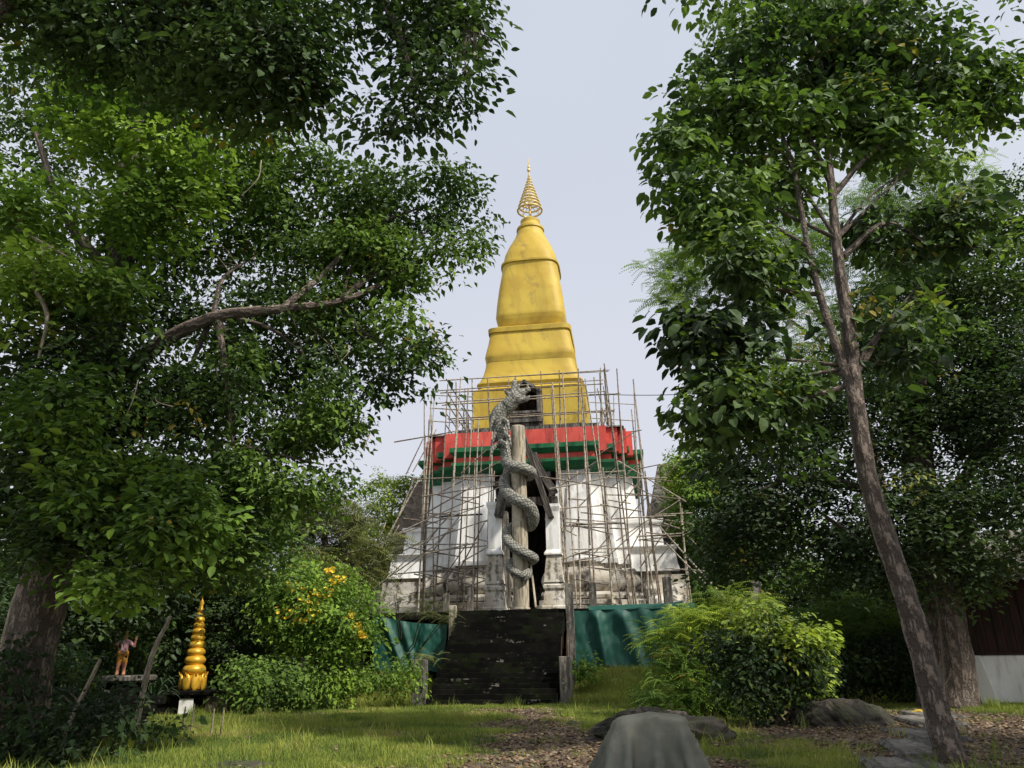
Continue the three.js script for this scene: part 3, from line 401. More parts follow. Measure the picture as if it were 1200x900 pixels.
// ---------------------------------------------------------------- bamboo scaffolding: every pole a part; ends given on planes in front of the stupa
const zoomed = (x, y) => [420 + 0.4 * x, 420 + 0.4 * y];
{
  const R = rng(77);
  const mk = (name, label) => thing(name, label, 'scaffold', BASE, TURN);
  const poleGeo = (a, b, r, bend) => { const m = a.clone().lerp(b, 0.5), d = a.distanceTo(b); m.x += (R() - 0.5) * bend * d; m.z += (R() - 0.5) * bend * d; m.y += (R() - 0.5) * bend * d * 0.5; return tube([a, a.clone().lerp(m, 0.9), b], [r, r * 0.92, r * 0.78], 6, 0, 8); };
  const pole = (t, a, b, r = 0.05, bend = 0.014) => part('bamboo_pole', poleGeo(a, b, r * (0.72 + R() * 0.25), bend), R() < 0.45 ? M.bamboo : M.bambooPale, t);
  const upright = (t, x0, y0, x1, y1, z0, z1, r = 0.055) => { const b = L(...zoomed(x0, y0), z0), e = L(...zoomed(x1, y1), z1); const k = b.y / (e.y - b.y), f = b.clone().sub(e.clone().sub(b).multiplyScalar(k)); f.y = -0.02; pole(t, f, e, r); if (R() < 0.55) { const off = V((R() - 0.5) * 0.22, 0, 0.12); pole(t, f.clone().lerp(e, 0.35 + R() * 0.2).add(off), f.clone().lerp(e, 0.75 + R() * 0.22).add(off), r * 0.85); } };
  const rail = (t, x0, y0, x1, y1, z0, z1 = z0, r = 0.045) => pole(t, L(...zoomed(x0, y0), z0), L(...zoomed(x1, y1), z1), r, 0.02);
  const A = mk('bamboo_scaffold', 'bamboo scaffold lashed against the white wall beside the bushes, left of the porch');
  for (const [a, b, c, d] of [[176, 725, 196, 225], [188, 725, 207, 180], [193, 725, 222, 120], [180, 640, 215, 110], [228, 640, 262, 75], [262, 640, 300, 55], [288, 735, 322, 90], [312, 640, 332, 175], [336, 700, 352, 180], [350, 640, 362, 240], [381, 590, 392, 215], [388, 590, 398, 330]]) upright(A, a, b, c, d, 8.7 + R() * 0.8, 8 + R() * 0.5);
  for (const [a, b, c, d] of [[88, 525, 368, 430], [100, 520, 425, 372], [180, 468, 365, 433], [205, 532, 395, 468], [215, 530, 285, 500], [195, 572, 348, 540], [105, 632, 420, 605], [150, 355, 450, 343], [185, 405, 410, 372], [235, 395, 420, 300], [105, 245, 282, 214], [140, 340, 190, 235], [120, 640, 300, 470], [90, 640, 260, 470], [260, 690, 400, 640], [200, 565, 420, 545], [250, 640, 320, 540], [150, 690, 300, 640], [350, 480, 440, 470], [230, 660, 330, 640], [380, 470, 440, 465]]) rail(A, a, b, c, d, 8.4 + R() * 1.2);
  const B = mk('bamboo_scaffold', 'bamboo scaffold over the sunlit white wall between the porch and the right netting');
  for (const [a, b, c, d] of [[608, 725, 568, 70], [622, 720, 584, 240], [640, 725, 598, 40], [600, 640, 612, 310], [648, 660, 640, 330], [690, 660, 652, 60], [678, 690, 664, 270], [745, 705, 690, 55], [768, 705, 664, 60], [790, 705, 740, 180], [812, 705, 720, 15], [806, 705, 757, 30], [742, 700, 716, 320]]) upright(B, a, b, c, d, 8.9 + R() * 0.7, 7.4 + R() * 0.8);
  for (const [a, b, c, d] of [[560, 382, 742, 346], [585, 340, 780, 330], [590, 468, 782, 482], [600, 490, 792, 500], [610, 480, 700, 488], [580, 592, 735, 545], [600, 600, 735, 575], [520, 345, 760, 380], [590, 440, 730, 430], [545, 470, 640, 520], [590, 375, 700, 300], [600, 720, 690, 690], [620, 560, 800, 556]]) rail(B, a, b, c, d, 8.6 + R() * 1.0);
  const D = mk('bamboo_scaffold', 'bamboo scaffold round the right corner of the base with long slanting braces');
  for (const [a, b, c, d] of [[868, 705, 800, 150], [880, 700, 805, 62], [886, 700, 840, 330], [975, 712, 940, 405], [968, 712, 948, 440], [850, 690, 826, 300]]) upright(D, a, b, c, d, 6.8 + R() * 0.8, 6 + R() * 0.5);
  for (const [a, b, c, d] of [[755, 535, 942, 415], [735, 350, 905, 350], [780, 395, 945, 412], [815, 522, 955, 512], [820, 532, 945, 520], [760, 300, 960, 420], [740, 470, 930, 460], [740, 380, 830, 300], [790, 330, 885, 310], [900, 615, 1075, 628], [780, 360, 900, 420], [690, 290, 810, 215], [800, 215, 830, 210]]) rail(D, a, b, c, d, 6.6 + R() * 1.0);
  for (const [a, b, c, d, z1] of [[952, 508, 1135, 692, 9], [880, 490, 1062, 690, 9], [900, 540, 1050, 692, 8]]) { const p = L(...zoomed(a, b), 6.9), q = L(...zoomed(c, d), z1); const f = q.clone().add(q.clone().sub(p).multiplyScalar(q.y / Math.max(0.2, p.y - q.y))); f.y = 0; pole(D, f, p, 0.05); }
  for (const [t, x0, x1, y0, y1, n, z] of [[A, 130, 400, 330, 640, 22, 8.6], [B, 590, 800, 300, 640, 18, 8.7], [D, 760, 950, 330, 620, 12, 6.8]]) for (let i = 0; i < n; i++) { const xa = lerp(x0, x1, R() * 0.75), ya = lerp(y0, y1, R()), len = 50 + R() * 130; const steep = R() < 0.3, a2 = steep ? 0.5 + R() * 0.6 : -0.25 + R() * 0.3; rail(t, xa, ya, Math.min(x1 + 30, xa + len * Math.cos(a2)), ya - len * Math.sin(a2), z + R() * 0.8 - 0.3, z + R() * 0.9 - 0.3, 0.045); }
  for (const [t, px, py, z, w] of [[A, 540, 604, 8.2, 2.4], [B, 700, 614, 8.3, 3], [D, 778, 627, 6.2, 2.6], [B, 690, 708, 9.4, 2.2]]) { const q = L(px, py, z), g = box(w, 0.05, 0.28, 0, 0, 0, 0.01); g.rotateZ((R() - 0.5) * 0.06); g.translate(q.x, q.y, q.z); part('walk_plank', g, M.timber, t); }
  const G = mk('upper_scaffold', 'ring of bamboo scaffold standing on the red cornice round the golden block');
  const yG = hy(498, 6.3, 715) + 0.3, up2 = (x, z, top, dx = 0) => pole(G, V(x, yG - 0.25 * (Math.abs(z) > 5 || Math.abs(x) > 5 ? 1 : 0.2), z), V(x + dx, yG + top, z), 0.05);
  const tall = hy(436, 5, 650) - yG;
  for (let i = 0; i < 9; i++) { const x = -4.3 + i * 1.08 + (R() - 0.5) * 0.4; if (Math.abs(x + 0.3) > 0.9) up2(x, 5.1 + (R() - 0.5) * 0.5, tall * (0.9 + R() * 0.15), (R() - 0.5) * 0.4); }
  for (const s of [-1, 1]) { for (let i = 0; i < 7; i++) up2(s * (4.4 + R() * 0.9), 4.6 - i * 1.5, tall * (0.8 + R() * 0.2), (R() - 0.5) * 0.6); for (let i = 0; i < 7; i++) { const z = 4.5 - R() * 7, x = s * (4.2 + R() * 1.2); pole(G, V(x, yG + R() * 1.2, z), V(x + (R() - 0.5) * 1.6, yG + 1.6 + R() * 1.8, z + (R() - 0.5) * 2), 0.045); } for (let k = 0; k < 5; k++) pole(G, V(s * 4.9, yG + 0.5 + k * tall / 5, 5.6), V(s * (4.8 + R() * 0.4), yG + 0.5 + k * tall / 5 + (R() - 0.5) * 0.5, -5.4), 0.045); }
  for (let k = 0; k < 4; k++) { const y = yG + tall * [0.22, 0.52, 0.72, 0.93][k]; for (const j of [0, 1]) pole(G, V(-5.6 + R(), y + (R() - 0.5) * 0.25, 5.35 + j * 0.2), V(4.6 + R() * 1.6, y + (R() - 0.5) * 0.3, 5.35 + j * 0.2), 0.05, 0.008); }
  for (let k = 0; k < 4; k++) pole(G, V(-6.6, yG + tall * (0.2 + 0.24 * k), 3), V(6.8, yG + tall * (0.22 + 0.24 * k), -4.8 + k), 0.045, 0.01);
  // tall single poles at both flanks
  for (const [a, b, c, d, z] of [[820, 420, 806, 60, 5.5], [826, 420, 800, 150, 5.6], [215, 330, 212, 130, 7.4], [190, 440, 193, 110, 7.3]]) { const p = L(...zoomed(a, b), z), e = L(...zoomed(c, d), z), k = p.y / (e.y - p.y), f = p.clone().sub(e.clone().sub(p).multiplyScalar(k)); f.y = -0.02; pole(z > 6 ? A : D, f, e, 0.045); }
  // loose poles stacked against the left corner, each a thing of its own
  const lean = [[[408, 706], [500, 545]], [[416, 704], [468, 615]], [[413, 708], [508, 640]], [[410, 678], [500, 632]], [[402, 650], [470, 632]], [[421, 700], [452, 612]], [[430, 690], [486, 560]]];
  const words = ['steepest', 'short', 'lowest, shallow', 'long shallow', 'shallowest', 'short steep', 'thin steep'];
  lean.forEach(([[a, b], [c, d]], i) => { const p = L(a, b, 9.6 - i * 0.35), q = L(c, d, 8.6 - i * 0.3); const f = p.clone().sub(q.clone().sub(p).multiplyScalar(clamp(p.y / Math.max(0.3, q.y - p.y), 0, 0.6))); f.y = Math.max(0, Math.min(f.y, p.y)); single('leaning_bamboo', poleGeo(f.clone().applyMatrix4(frame).setY(f.y + PLAT), q.clone().applyMatrix4(frame).setY(q.y + PLAT), 0.05, 0.02), M.bambooPale, `${words[i]} pale bamboo of the bundle leaning on the left terrace corner`, 'bamboo pole', null, 'bamboo leaning at the left corner'); });
}
// wires strung over the site
{
  const a = toWorld(...L(690, 462, 6).toArray()).setY(L(690, 462, 6).y + PLAT), b = at(860, 458, 40), m = a.clone().lerp(b, 0.5); m.y -= 0.15;
  single('overhead_wire', tube([a, m, b], [0.022, 0.022, 0.022], 5, 0, 16), M.wire, 'thin wire running from the golden block into the right trees', 'wire');
}

// ---------------------------------------------------------------- green nets on the terrace wall
function net(name, label, corners, folds, seed) {          // corners in photo pixels on the wall plane: tl, tr, br, bl
  const [tl, tr, br, bl] = corners.map(([x, y]) => onPlane(x, y, ZF + 0.25)); const nx = 90, ny = 50, pos = [], uv = [], idx = [];
  for (let j = 0; j <= ny; j++) for (let i = 0; i <= nx; i++) {
    const u = i / nx, v = j / ny, p = tl.clone().lerp(tr, u).lerp(bl.clone().lerp(br, u), v); p.y -= 0.12 * Math.sin(u * Math.PI) * (1 - v) + 0.1 * N3(u * 5 + seed, 0, 0) * v;
    p.y += v > 0.97 ? 0.1 * N3(u * 9, seed, 1) : 0;
    let f = 0; for (const [c, w, a, sl] of folds) f += a * Math.exp(-Math.pow((u - c - sl * v) / w, 2)) * smooth(0, 0.25, v + 0.1);
    p.z += 0.05 + f + 0.1 * (0.5 + 0.5 * N3(u * 7 + seed, v * 3, 2)) + 0.03 * N3(u * 22, v * 6 + seed, 4) + 0.25 * v * v * (0.5 + N3(u * 3, 3, seed));
    const w = p.applyMatrix4(frame); pos.push(w.x, w.y, w.z); uv.push(u * 5, v * 2.6);
  }
  for (let j = 0; j < ny; j++) for (let i = 0; i < nx; i++) { const a = j * (nx + 1) + i; idx.push(a, a + nx + 1, a + 1, a + 1, a + nx + 1, a + nx + 2); }
  const g = new THREE.BufferGeometry(); g.setAttribute('position', new THREE.Float32BufferAttribute(pos, 3)); g.setAttribute('uv', new THREE.Float32BufferAttribute(uv, 2)); g.setIndex(idx); g.computeVertexNormals();
  return single(name, g, M.net, label, 'netting');
}
net('shade_net', 'green shade net hung on the terrace wall by the yellow-flowered shrub', [[437, 720], [525, 732], [520, 786], [440, 788]], [[0.15, 0.06, 0.22, 0.3], [0.4, 0.05, 0.16, 0.2], [0.75, 0.07, 0.14, -0.1]], 3);
net('shade_net', 'wide green shade net sagging on the terrace wall behind the bright bush', [[672, 716], [800, 704], [792, 784], [674, 780]], [[0.2, 0.05, 0.3, 0.12], [0.42, 0.06, 0.22, 0.25], [0.62, 0.05, 0.16, 0.2], [0.85, 0.06, 0.18, -0.1]], 9);
{
  const a = onPlane(690, 711, ZF), b = onPlane(813, 702, ZF), g = new THREE.PlaneGeometry(1, 1, 40, 6), p = g.attributes.position;
  for (let i = 0; i < p.count; i++) { const u = p.getX(i) + 0.5, v = p.getY(i) + 0.5, q = a.clone().lerp(b, u); q.z += 0.42 - v * 0.9; q.y = PLAT + 0.06 + 0.06 * N3(u * 9, v * 2, 3) + (v < 0.2 ? -0.16 : 0.0) + 0.1 * v; q.applyMatrix4(frame); p.setXYZ(i, q.x, q.y, q.z); }
  g.computeVertexNormals(); single('folded_net', g, M.net, 'strip of green net folded along the terrace rim over the wide net', 'netting');
}

// ---------------------------------------------------------------- things on the ground
// covered motorcycle
{
  const D = 8.7, p = at(760, 850, D); p.y = terrain(p.x, p.z); const t = thing('covered_motorcycle', 'something draped under a grey-green tarpaulin on the bare earth', 'tarpaulin', p, 0.12);
  // the sheet is let fall over handlebar, lamp, tank, saddle and wheel, and settles into its folds
  const nx = 66, nz = 84, W = 2.7, Dp = 3.4, K = (nx + 1) * (nz + 1), P = new Float32Array(K * 3), Q = new Float32Array(K * 3);
  const caps = Float32Array.from([[-0.3, 0.95, 0.1, 0.0, 0.98, 0.1, 0.08], [0.0, 0.98, 0.1, 0.3, 0.95, 0.1, 0.08], [0.0, 0.9, 0.12, 0.04, 1.13, 0.12, 0.06], [0, 0.74, -0.25, 0, 0.72, -0.6, 0.16], [0, 0.72, -0.6, 0, 0.8, -1.15, 0.13], [0, 0.25, 0.38, 0, 0.3, 0.38, 0.12], [-0.12, 0.4, -0.3, 0.12, 0.4, -0.3, 0.12], [0, 0.3, -0.95, 0, 0.34, -0.95, 0.16]].flat());
  const id = (i, j) => j * (nx + 1) + i, ca = [], cb = [], cl = [], ck = [];
  for (let j = 0; j <= nz; j++) for (let i = 0; i <= nx; i++) { const m = id(i, j) * 3; P[m] = (i / nx - 0.5) * W + 0.008 * N3(i * 0.3, j * 0.3, 1); P[m + 1] = 1.19 + 0.03 * N3(i * 0.35, 2, j * 0.3); P[m + 2] = (j / nz - 0.5) * Dp - 0.32; } Q.set(P);
  const link = (a, b, k) => { const A = a * 3, B = b * 3; ca.push(A); cb.push(B); cl.push(Math.hypot(P[A] - P[B], P[A + 1] - P[B + 1], P[A + 2] - P[B + 2]) * (k === 1 ? 1.05 : 1.03)); ck.push(k * 0.5); };
  for (let j = 0; j <= nz; j++) for (let i = 0; i <= nx; i++) { if (i < nx) link(id(i, j), id(i + 1, j), 1); if (j < nz) link(id(i, j), id(i, j + 1), 1); if (i < nx && j < nz) { link(id(i, j), id(i + 1, j + 1), 0.5); link(id(i + 1, j), id(i, j + 1), 0.5); } if (i < nx - 1) link(id(i, j), id(i + 2, j), 0.03); if (j < nz - 1) link(id(i, j), id(i, j + 2), 0.03); }
  const A_ = Int32Array.from(ca), B_ = Int32Array.from(cb), L_ = Float32Array.from(cl), K_ = Float32Array.from(ck), nC2 = A_.length;
  const collide = () => { for (let k = 0; k < K; k++) { const m = k * 3; let hit = false, px = P[m], py = P[m + 1], pz = P[m + 2]; for (let o = 0; o < caps.length; o += 7) { const ex = caps[o + 3] - caps[o], ey = caps[o + 4] - caps[o + 1], ez = caps[o + 5] - caps[o + 2], r = caps[o + 6] + 0.012; let t2 = ((px - caps[o]) * ex + (py - caps[o + 1]) * ey + (pz - caps[o + 2]) * ez) / (ex * ex + ey * ey + ez * ez + 1e-6); t2 = t2 < 0 ? 0 : t2 > 1 ? 1 : t2; const qx = caps[o] + ex * t2, qy = caps[o + 1] + ey * t2, qz = caps[o + 2] + ez * t2, x = px - qx, y = py - qy, z = pz - qz, d2 = x * x + y * y + z * z; if (d2 < r * r) { const s = r / (Math.sqrt(d2) || 1e-6); px = qx + x * s; py = qy + y * s; pz = qz + z * s; hit = true; } } if (py < 0.01) { py = 0.01; hit = true; } if (hit) { P[m] = px; P[m + 1] = py; P[m + 2] = pz; Q[m] += (px - Q[m]) * 0.95; Q[m + 1] += (py - Q[m + 1]) * 0.95; Q[m + 2] += (pz - Q[m + 2]) * 0.95; } } };
  for (let step = 0; step < 340; step++) {
    for (let m = 0; m < K * 3; m++) { const v = (P[m] - Q[m]) * 0.97; Q[m] = P[m]; P[m] += v; } for (let m = 1; m < K * 3; m += 3) P[m] -= 0.0004;
    for (let it = 0; it < 6; it++) { for (let c2 = 0; c2 < nC2; c2++) { const A = A_[c2], B = B_[c2], x = P[B] - P[A], y = P[B + 1] - P[A + 1], z = P[B + 2] - P[A + 2], d = Math.sqrt(x * x + y * y + z * z) + 1e-9, f = (d - L_[c2]) / d * K_[c2]; P[A] += x * f; P[A + 1] += y * f; P[A + 2] += z * f; P[B] -= x * f; P[B + 1] -= y * f; P[B + 2] -= z * f; } if (it & 1) collide(); }
  }
  const uv = [], idx = []; for (let j = 0; j <= nz; j++) for (let i = 0; i <= nx; i++) uv.push(i / nx * W, j / nz * Dp);
  for (let j = 0; j < nz; j++) for (let i = 0; i < nx; i++) { const a = id(i, j); idx.push(a, a + nx + 1, a + 1, a + 1, a + nx + 1, a + nx + 2); }
  const g = new THREE.BufferGeometry(); g.setAttribute('position', new THREE.Float32BufferAttribute(P, 3)); g.setAttribute('uv', new THREE.Float32BufferAttribute(uv, 2)); g.setIndex(idx); g.computeVertexNormals(); part('tarpaulin', g, M.tarp, t);
}
// rocks
function rock(label, px, py, w, h, d, seed, rough = 0.25, turn = 0, name = 'boulder') { const p = onGround(px, py); p.z -= d * 0.3; const m = single(name, rockGeo(w, h, d, seed, rough, 24, 0.4), M.rock, label, 'rock', V(p.x, terrain(p.x, p.z) - 0.05, p.z)); m.rotation.y = turn; return m; }
rock('long low weathered rock slab lying behind the tarpaulin', 772, 868, 1.42, 0.62, 0.7, 4, 0.3, -0.2, 'rock_slab');
rock('rounded dark boulder in the grass right of the bright bush', 990, 850, 1.25, 0.68, 0.8, 21, 0.18);
rock('flat pale rock sunk in the grass before the golden finial', 285, 899, 0.75, 0.12, 0.3, 33, 0.25);
rock('small grey stone by the track next to the long slab', 672, 850, 0.25, 0.14, 0.2, 41, 0.3);
// concrete edging by the right tree
{
  const a = ground(1068, 905), b = ground(1092, 836); const t = thing('concrete_edging', 'broken pale concrete edging slabs running past the slanting tree', 'kerb', V(0, 0, 0)); const r = rng(4);
  for (let i = 0; i < 5; i++) { const q = a.clone().lerp(b, i / 4.6), g = box(0.95 + r() * 0.2, 0.22, 2.35 + r() * 0.2, 0, 0, 0, 0.05); g.rotateY(-0.2 + (r() - 0.5) * 0.2); g.rotateZ((r() - 0.5) * 0.06); g.translate(q.x, terrain(q.x, q.z) - 0.02, q.z); part('slab', g, M.greyConcrete, t); }
  const y = onGround(1081, 838); single('yellow_bag', rockGeo(0.3, 0.1, 0.2, 5, 0.3, 6), new THREE.MeshStandardMaterial({ color: '#b89a3a', roughness: 0.7 }), 'crumpled yellow bag lying behind the slanting trunk', 'bag', V(y.x, terrain(y.x, y.z) + 0.05, y.z));
}
// golden lotus finial on its slab
{
  const p = onGround(229, 838); p.x = at(228, 780, 0.9 - p.z).x; const t = thing('golden_finial', 'golden finial of stacked shrinking rings on a dark slab in the left thicket', 'ornament', V(p.x, 0.78, p.z - 0.9));
  const prof = [[0, 0]]; const rings = [[0, 0, 0], [0, 0.42, 0.4], [0, 0.38, 0.36], [0, 0.33, 0.31], [0, 0.29, 0.29], [0, 0.265, 0.27], [0, 0.24, 0.26], [0, 0.215, 0.24], [0, 0.19, 0.22], [0, 0.165, 0.2], [0, 0.13, 0.17]];
  part('lotus_bowl', new THREE.LatheGeometry([[0, 0], [0.34, 0], [0.4, 0.06], [0.44, 0.25], [0.42, 0.42], [0.34, 0.52], [0, 0.54]].map(([a, b]) => new THREE.Vector2(a, b)), 40), M.goldLeaf, t);
  for (let i = 0; i < 8; i++) { const a = i / 8 * Math.PI * 2 + 0.2, c = Math.cos(a), s = Math.sin(a); const g = new THREE.SphereGeometry(1, 14, 10); g.scale(0.16, 0.3, 0.07); g.translate(0, 0.28, 0.41); g.rotateY(-a + Math.PI / 2); part('petal', g, M.goldLeaf, t); part('petal_tip', tube([V(c * 0.43, 0.48, s * 0.43), V(c * 0.49, 0.57, s * 0.49), V(c * 0.5, 0.64, s * 0.5)], [0.05, 0.03, 0.005], 6), M.goldLeaf, t); }
  let y = 0.5; for (const [, r, h] of rings.slice(1)) { const g = new THREE.SphereGeometry(1, 32, 14); g.scale(r * 0.98, h * 0.62, r * 0.98); g.translate(0, y + h * 0.5, 0); part('ring', g, M.goldLeaf, t); y += h * 0.86; }
  part('tip', new THREE.LatheGeometry([[0.1, 0], [0.05, 0.12], [0.09, 0.2], [0.03, 0.36], [0.0, 0.55]].map(([a, b]) => new THREE.Vector2(a, b + y)), 16), M.goldLeaf, t);
  const s = thing('stone_slab', 'dark stone slab on block legs under the golden finial', 'pedestal', V(p.x + 0.3, 0, p.z - 0.9));
  part('slab', box(2.7, 0.16, 1.5, 0, 0.7, 0, 0.04), M.mossStone, s); for (const [x, z] of [[-0.9, 0.3], [0.85, 0.35], [0, -0.4]]) part('leg', box(0.8, 0.72, 0.4, x, 0.26, z, 0.03), x > 0 ? M.laterite : M.mossStone, s);
  for (const [px, py, h, which] of [[213, 858, 0.62, 'pale stake in the grass standing closest to the white board'], [223, 859, 0.7, 'second pale stake from the white board'], [247, 861, 0.6, 'third pale stake from the white board'], [258, 864, 0.66, 'pale stake in the grass farthest from the white board']]) { const q = onGround(px, py); single('stake', tube([V(0, -0.1, 0), V(0.02, h, 0)], [0.03, 0.022], 6), M.twigPale, which, 'stake', V(q.x, terrain(q.x, q.z), q.z), 'stakes before the golden finial'); }
}
// painted figure on its stone altar
{
  const p = onGround(140, 850), z = p.z - 1.6, y = 1.35; const bx = at(141, 775, -z).x;
  const b = thing('stone_altar', 'dark mossy stone altar block carrying the small painted figure', 'pedestal', V(bx, 0, z)); part('block', box(1.7, y - 0.2, 1.2, 0, (y - 0.2) / 2 - 0.05, 0, 0.05), M.mossStone, b); part('cap', box(2.0, 0.2, 1.5, 0, y - 0.1, 0, 0.05), M.greyConcrete, b);
  const s = thing('stone_steps', 'low dark stone steps overgrown before the altar', 'steps', V(bx + 0.4, 0, z + 1.9)); for (let i = 0; i < 3; i++) part('step', box(3.4, 0.3, 0.8, 0, 0.6 - i * 0.25, -0.6 + i * 0.6, 0.06), M.mossStone, s);
  const f = thing('statue_figure', 'small painted figure in pink top and orange trousers on the altar block', 'statue', V(bx + 0.05, y, z), 0.3);
  const skin = new THREE.MeshStandardMaterial({ color: '#a8755a', roughness: 0.7 }), pink = new THREE.MeshStandardMaterial({ color: '#c79aa4', roughness: 0.8 }), orange = new THREE.MeshStandardMaterial({ color: '#b98030', roughness: 0.8 });
  const S = 1.3 / 1.3; 
  part('body', blend([[-0.1, 0.04, 0.06, .05, -0.1, 0.04, -0.04, .05], [0.1, 0.04, 0.06, .05, 0.1, 0.04, -0.04, .05], [-0.1, 0.06, 0, .05, -0.09, 0.36, 0.02, .065], [0.1, 0.06, 0, .05, 0.09, 0.36, 0.02, .065], [-0.09, 0.36, 0.02, .07, -0.07, 0.68, 0, .09], [0.09, 0.36, 0.02, .07, 0.07, 0.68, 0, .09], [-0.05, 0.7, 0, .11, 0.05, 0.7, 0, .11], [0, 0.72, 0, .12, 0, 1.0, 0, .13], [-0.1, 1.04, 0, .07, 0.1, 1.04, 0, .07], [0, 1.05, 0, .05, 0, 1.15, 0.01, .05], [0, 1.2, 0.01, .085, 0, 1.26, 0.01, .09], [0.16, 1.04, 0, .05, 0.32, 0.92, 0.05, .042], [0.32, 0.92, 0.05, .042, 0.36, 1.14, 0.08, .034], [0.36, 1.14, 0.08, .036, 0.37, 1.2, 0.08, .03], [-0.16, 1.04, 0, .05, -0.27, 0.88, 0.05, .042], [-0.27, 0.88, 0.05, .042, -0.1, 0.92, 0.16, .034]].map((c) => c.map((q) => q * S)), 80, 0.04), skin, f);
  part('shirt', blend([[0, 0.74, 0, .135, 0, 1.0, 0, .145], [-0.1, 1.04, 0, .08, 0.1, 1.04, 0, .08], [0.16, 1.04, 0, .06, 0.32, 0.92, 0.05, .052], [-0.16, 1.04, 0, .06, -0.27, 0.88, 0.05, .052]], 60, 0.04), pink, f);
  part('trousers', blend([[-0.05, 0.7, 0, .125, 0.05, 0.7, 0, .125], [-0.09, 0.42, 0.02, .085, -0.07, 0.68, 0, .105], [0.09, 0.42, 0.02, .085, 0.07, 0.68, 0, .105]], 60, 0.03), orange, f);
  part('headdress', new THREE.LatheGeometry([[0.095, 1.26], [0.09, 1.32], [0.05, 1.37], [0.06, 1.4], [0.02, 1.48], [0, 1.55]].map(([a, c]) => new THREE.Vector2(a, c)), 16), M.goldLeaf, f);
  const w = onGround(195, 842); single('white_board', box(0.5, 0.55, 0.06, 0, 0.25, 0, 0.01), M.white, 'small white board standing in the weeds between altar and golden finial', 'board', V(w.x, 0, w.z - 1.5));
  const q = onGround(185, 836); const h = thing('low_wall', 'short low stone wall with worn coping behind the white board', 'wall', V(q.x - 0.5, 0, q.z - 2.4)); part('wall', box(1.8, 0.9, 0.3, 0, 0.4, 0, 0.04), M.greyConcrete, h); part('coping', box(2.0, 0.12, 0.44, 0, 0.91, 0, 0.03), M.greyConcrete, h);
}
// pillar with a red ribbon, in the shrubs
{ const p = ground(355, 815), t = thing('shrub_pillar', 'pale concrete pillar standing in the shrubs with a red ribbon', 'post', V(p.x, 0, p.z)); const top = at(355, 758, -p.z).y; part('shaft', box(0.52, top + 0.2, 0.45, 0, top / 2 - 0.1, 0, 0.03), M.greyConcrete, t); part('ribbon', box(0.12, 0.5, 0.04, 0.34, top - 0.35, 0.2, 0.01), M.red, t);
  const q = onGround(420, 800), w = thing('garden_wall', 'dark broken garden wall left of the small net', 'wall', V(q.x, 0, q.z - 1)); part('wall', box(2.4, 1.5, 0.4, 0, 0.6, 0, 0.05), M.mossStone, w); part('fallen_slab', box(1.4, 0.14, 0.6, 0.3, 0.72, 0.6, 0.03).rotateZ(0.25), M.greyConcrete, w);
  const e = toWorld(L(880, 700, 8).x, 0, 9.5); post('end_post', 'grey concrete post beyond the bright bush at the terrace end', 'post', V(e.x, 0, e.z), 0.55, onPlane(880, 682, 9.5).y, 0.5, M.greyConcrete); }
// building at the right edge
{
  const p = ground(1150, 827), t = thing('side_building', 'dark timber building on a white plinth wall under a tin roof at the right edge', 'building', V(p.x, 0, p.z), -0.5); const W = 11, Dp = 7, h1 = 1.55;
  part('plinth_wall', box(W, h1 + 0.3, Dp, W / 2, h1 / 2 - 0.15, -Dp / 2, 0.03), M.white, t); { const g = box(0.5, h1 + 0.3, 0.6, 0, h1 / 2 - 0.15, 0.2, 0.03); const q = g.attributes.position; for (let i = 0; i < q.count; i++) if (q.getY(i) < 0.4) q.setX(i, q.getX(i) + 0.35); g.computeVertexNormals(); part('buttress', g, M.white, t); }
  part('sill_band', box(W + 0.1, 0.1, Dp + 0.1, W / 2, h1 + 0.05, -Dp / 2, 0.02), M.darkWood, t);
  for (let i = 0; i < 40; i++) part('board', box(W / 40 - 0.012, 2.3, 0.05, (i + 0.5) * W / 40, h1 + 1.25, -0.06 - (i % 3) * 0.006, 0.006), M.darkWood, t);
  part('backing', box(W - 0.1, 2.3, Dp - 0.3, W / 2, h1 + 1.25, -Dp / 2 - 0.05), M.darkWood, t);
  const n = 240, pos = [], uv = [], idx = []; for (let j = 0; j <= 1; j++) for (let i = 0; i <= n; i++) { const x = -0.9 + i / n * (W + 1.8); pos.push(x, h1 + 2.25 + (j ? 2.2 : 0) + 0.035 * Math.sin(i * Math.PI / 2.5), j ? -Dp / 2 : 1.3); uv.push(x, j * 5); } for (let i = 0; i < n; i++) idx.push(i, i + 1, i + n + 1, i + 1, i + n + 2, i + n + 1);
  const g = new THREE.BufferGeometry(); g.setAttribute('position', new THREE.Float32BufferAttribute(pos, 3)); g.setAttribute('uv', new THREE.Float32BufferAttribute(uv, 2)); g.setIndex(idx); g.computeVertexNormals(); const r1 = part('roof_sheet', g, M.tin, t); const g2 = g.clone(); g2.scale(1, 1, -1); g2.translate(0, 0, -Dp); part('roof_sheet', g2, M.tin, t);
}
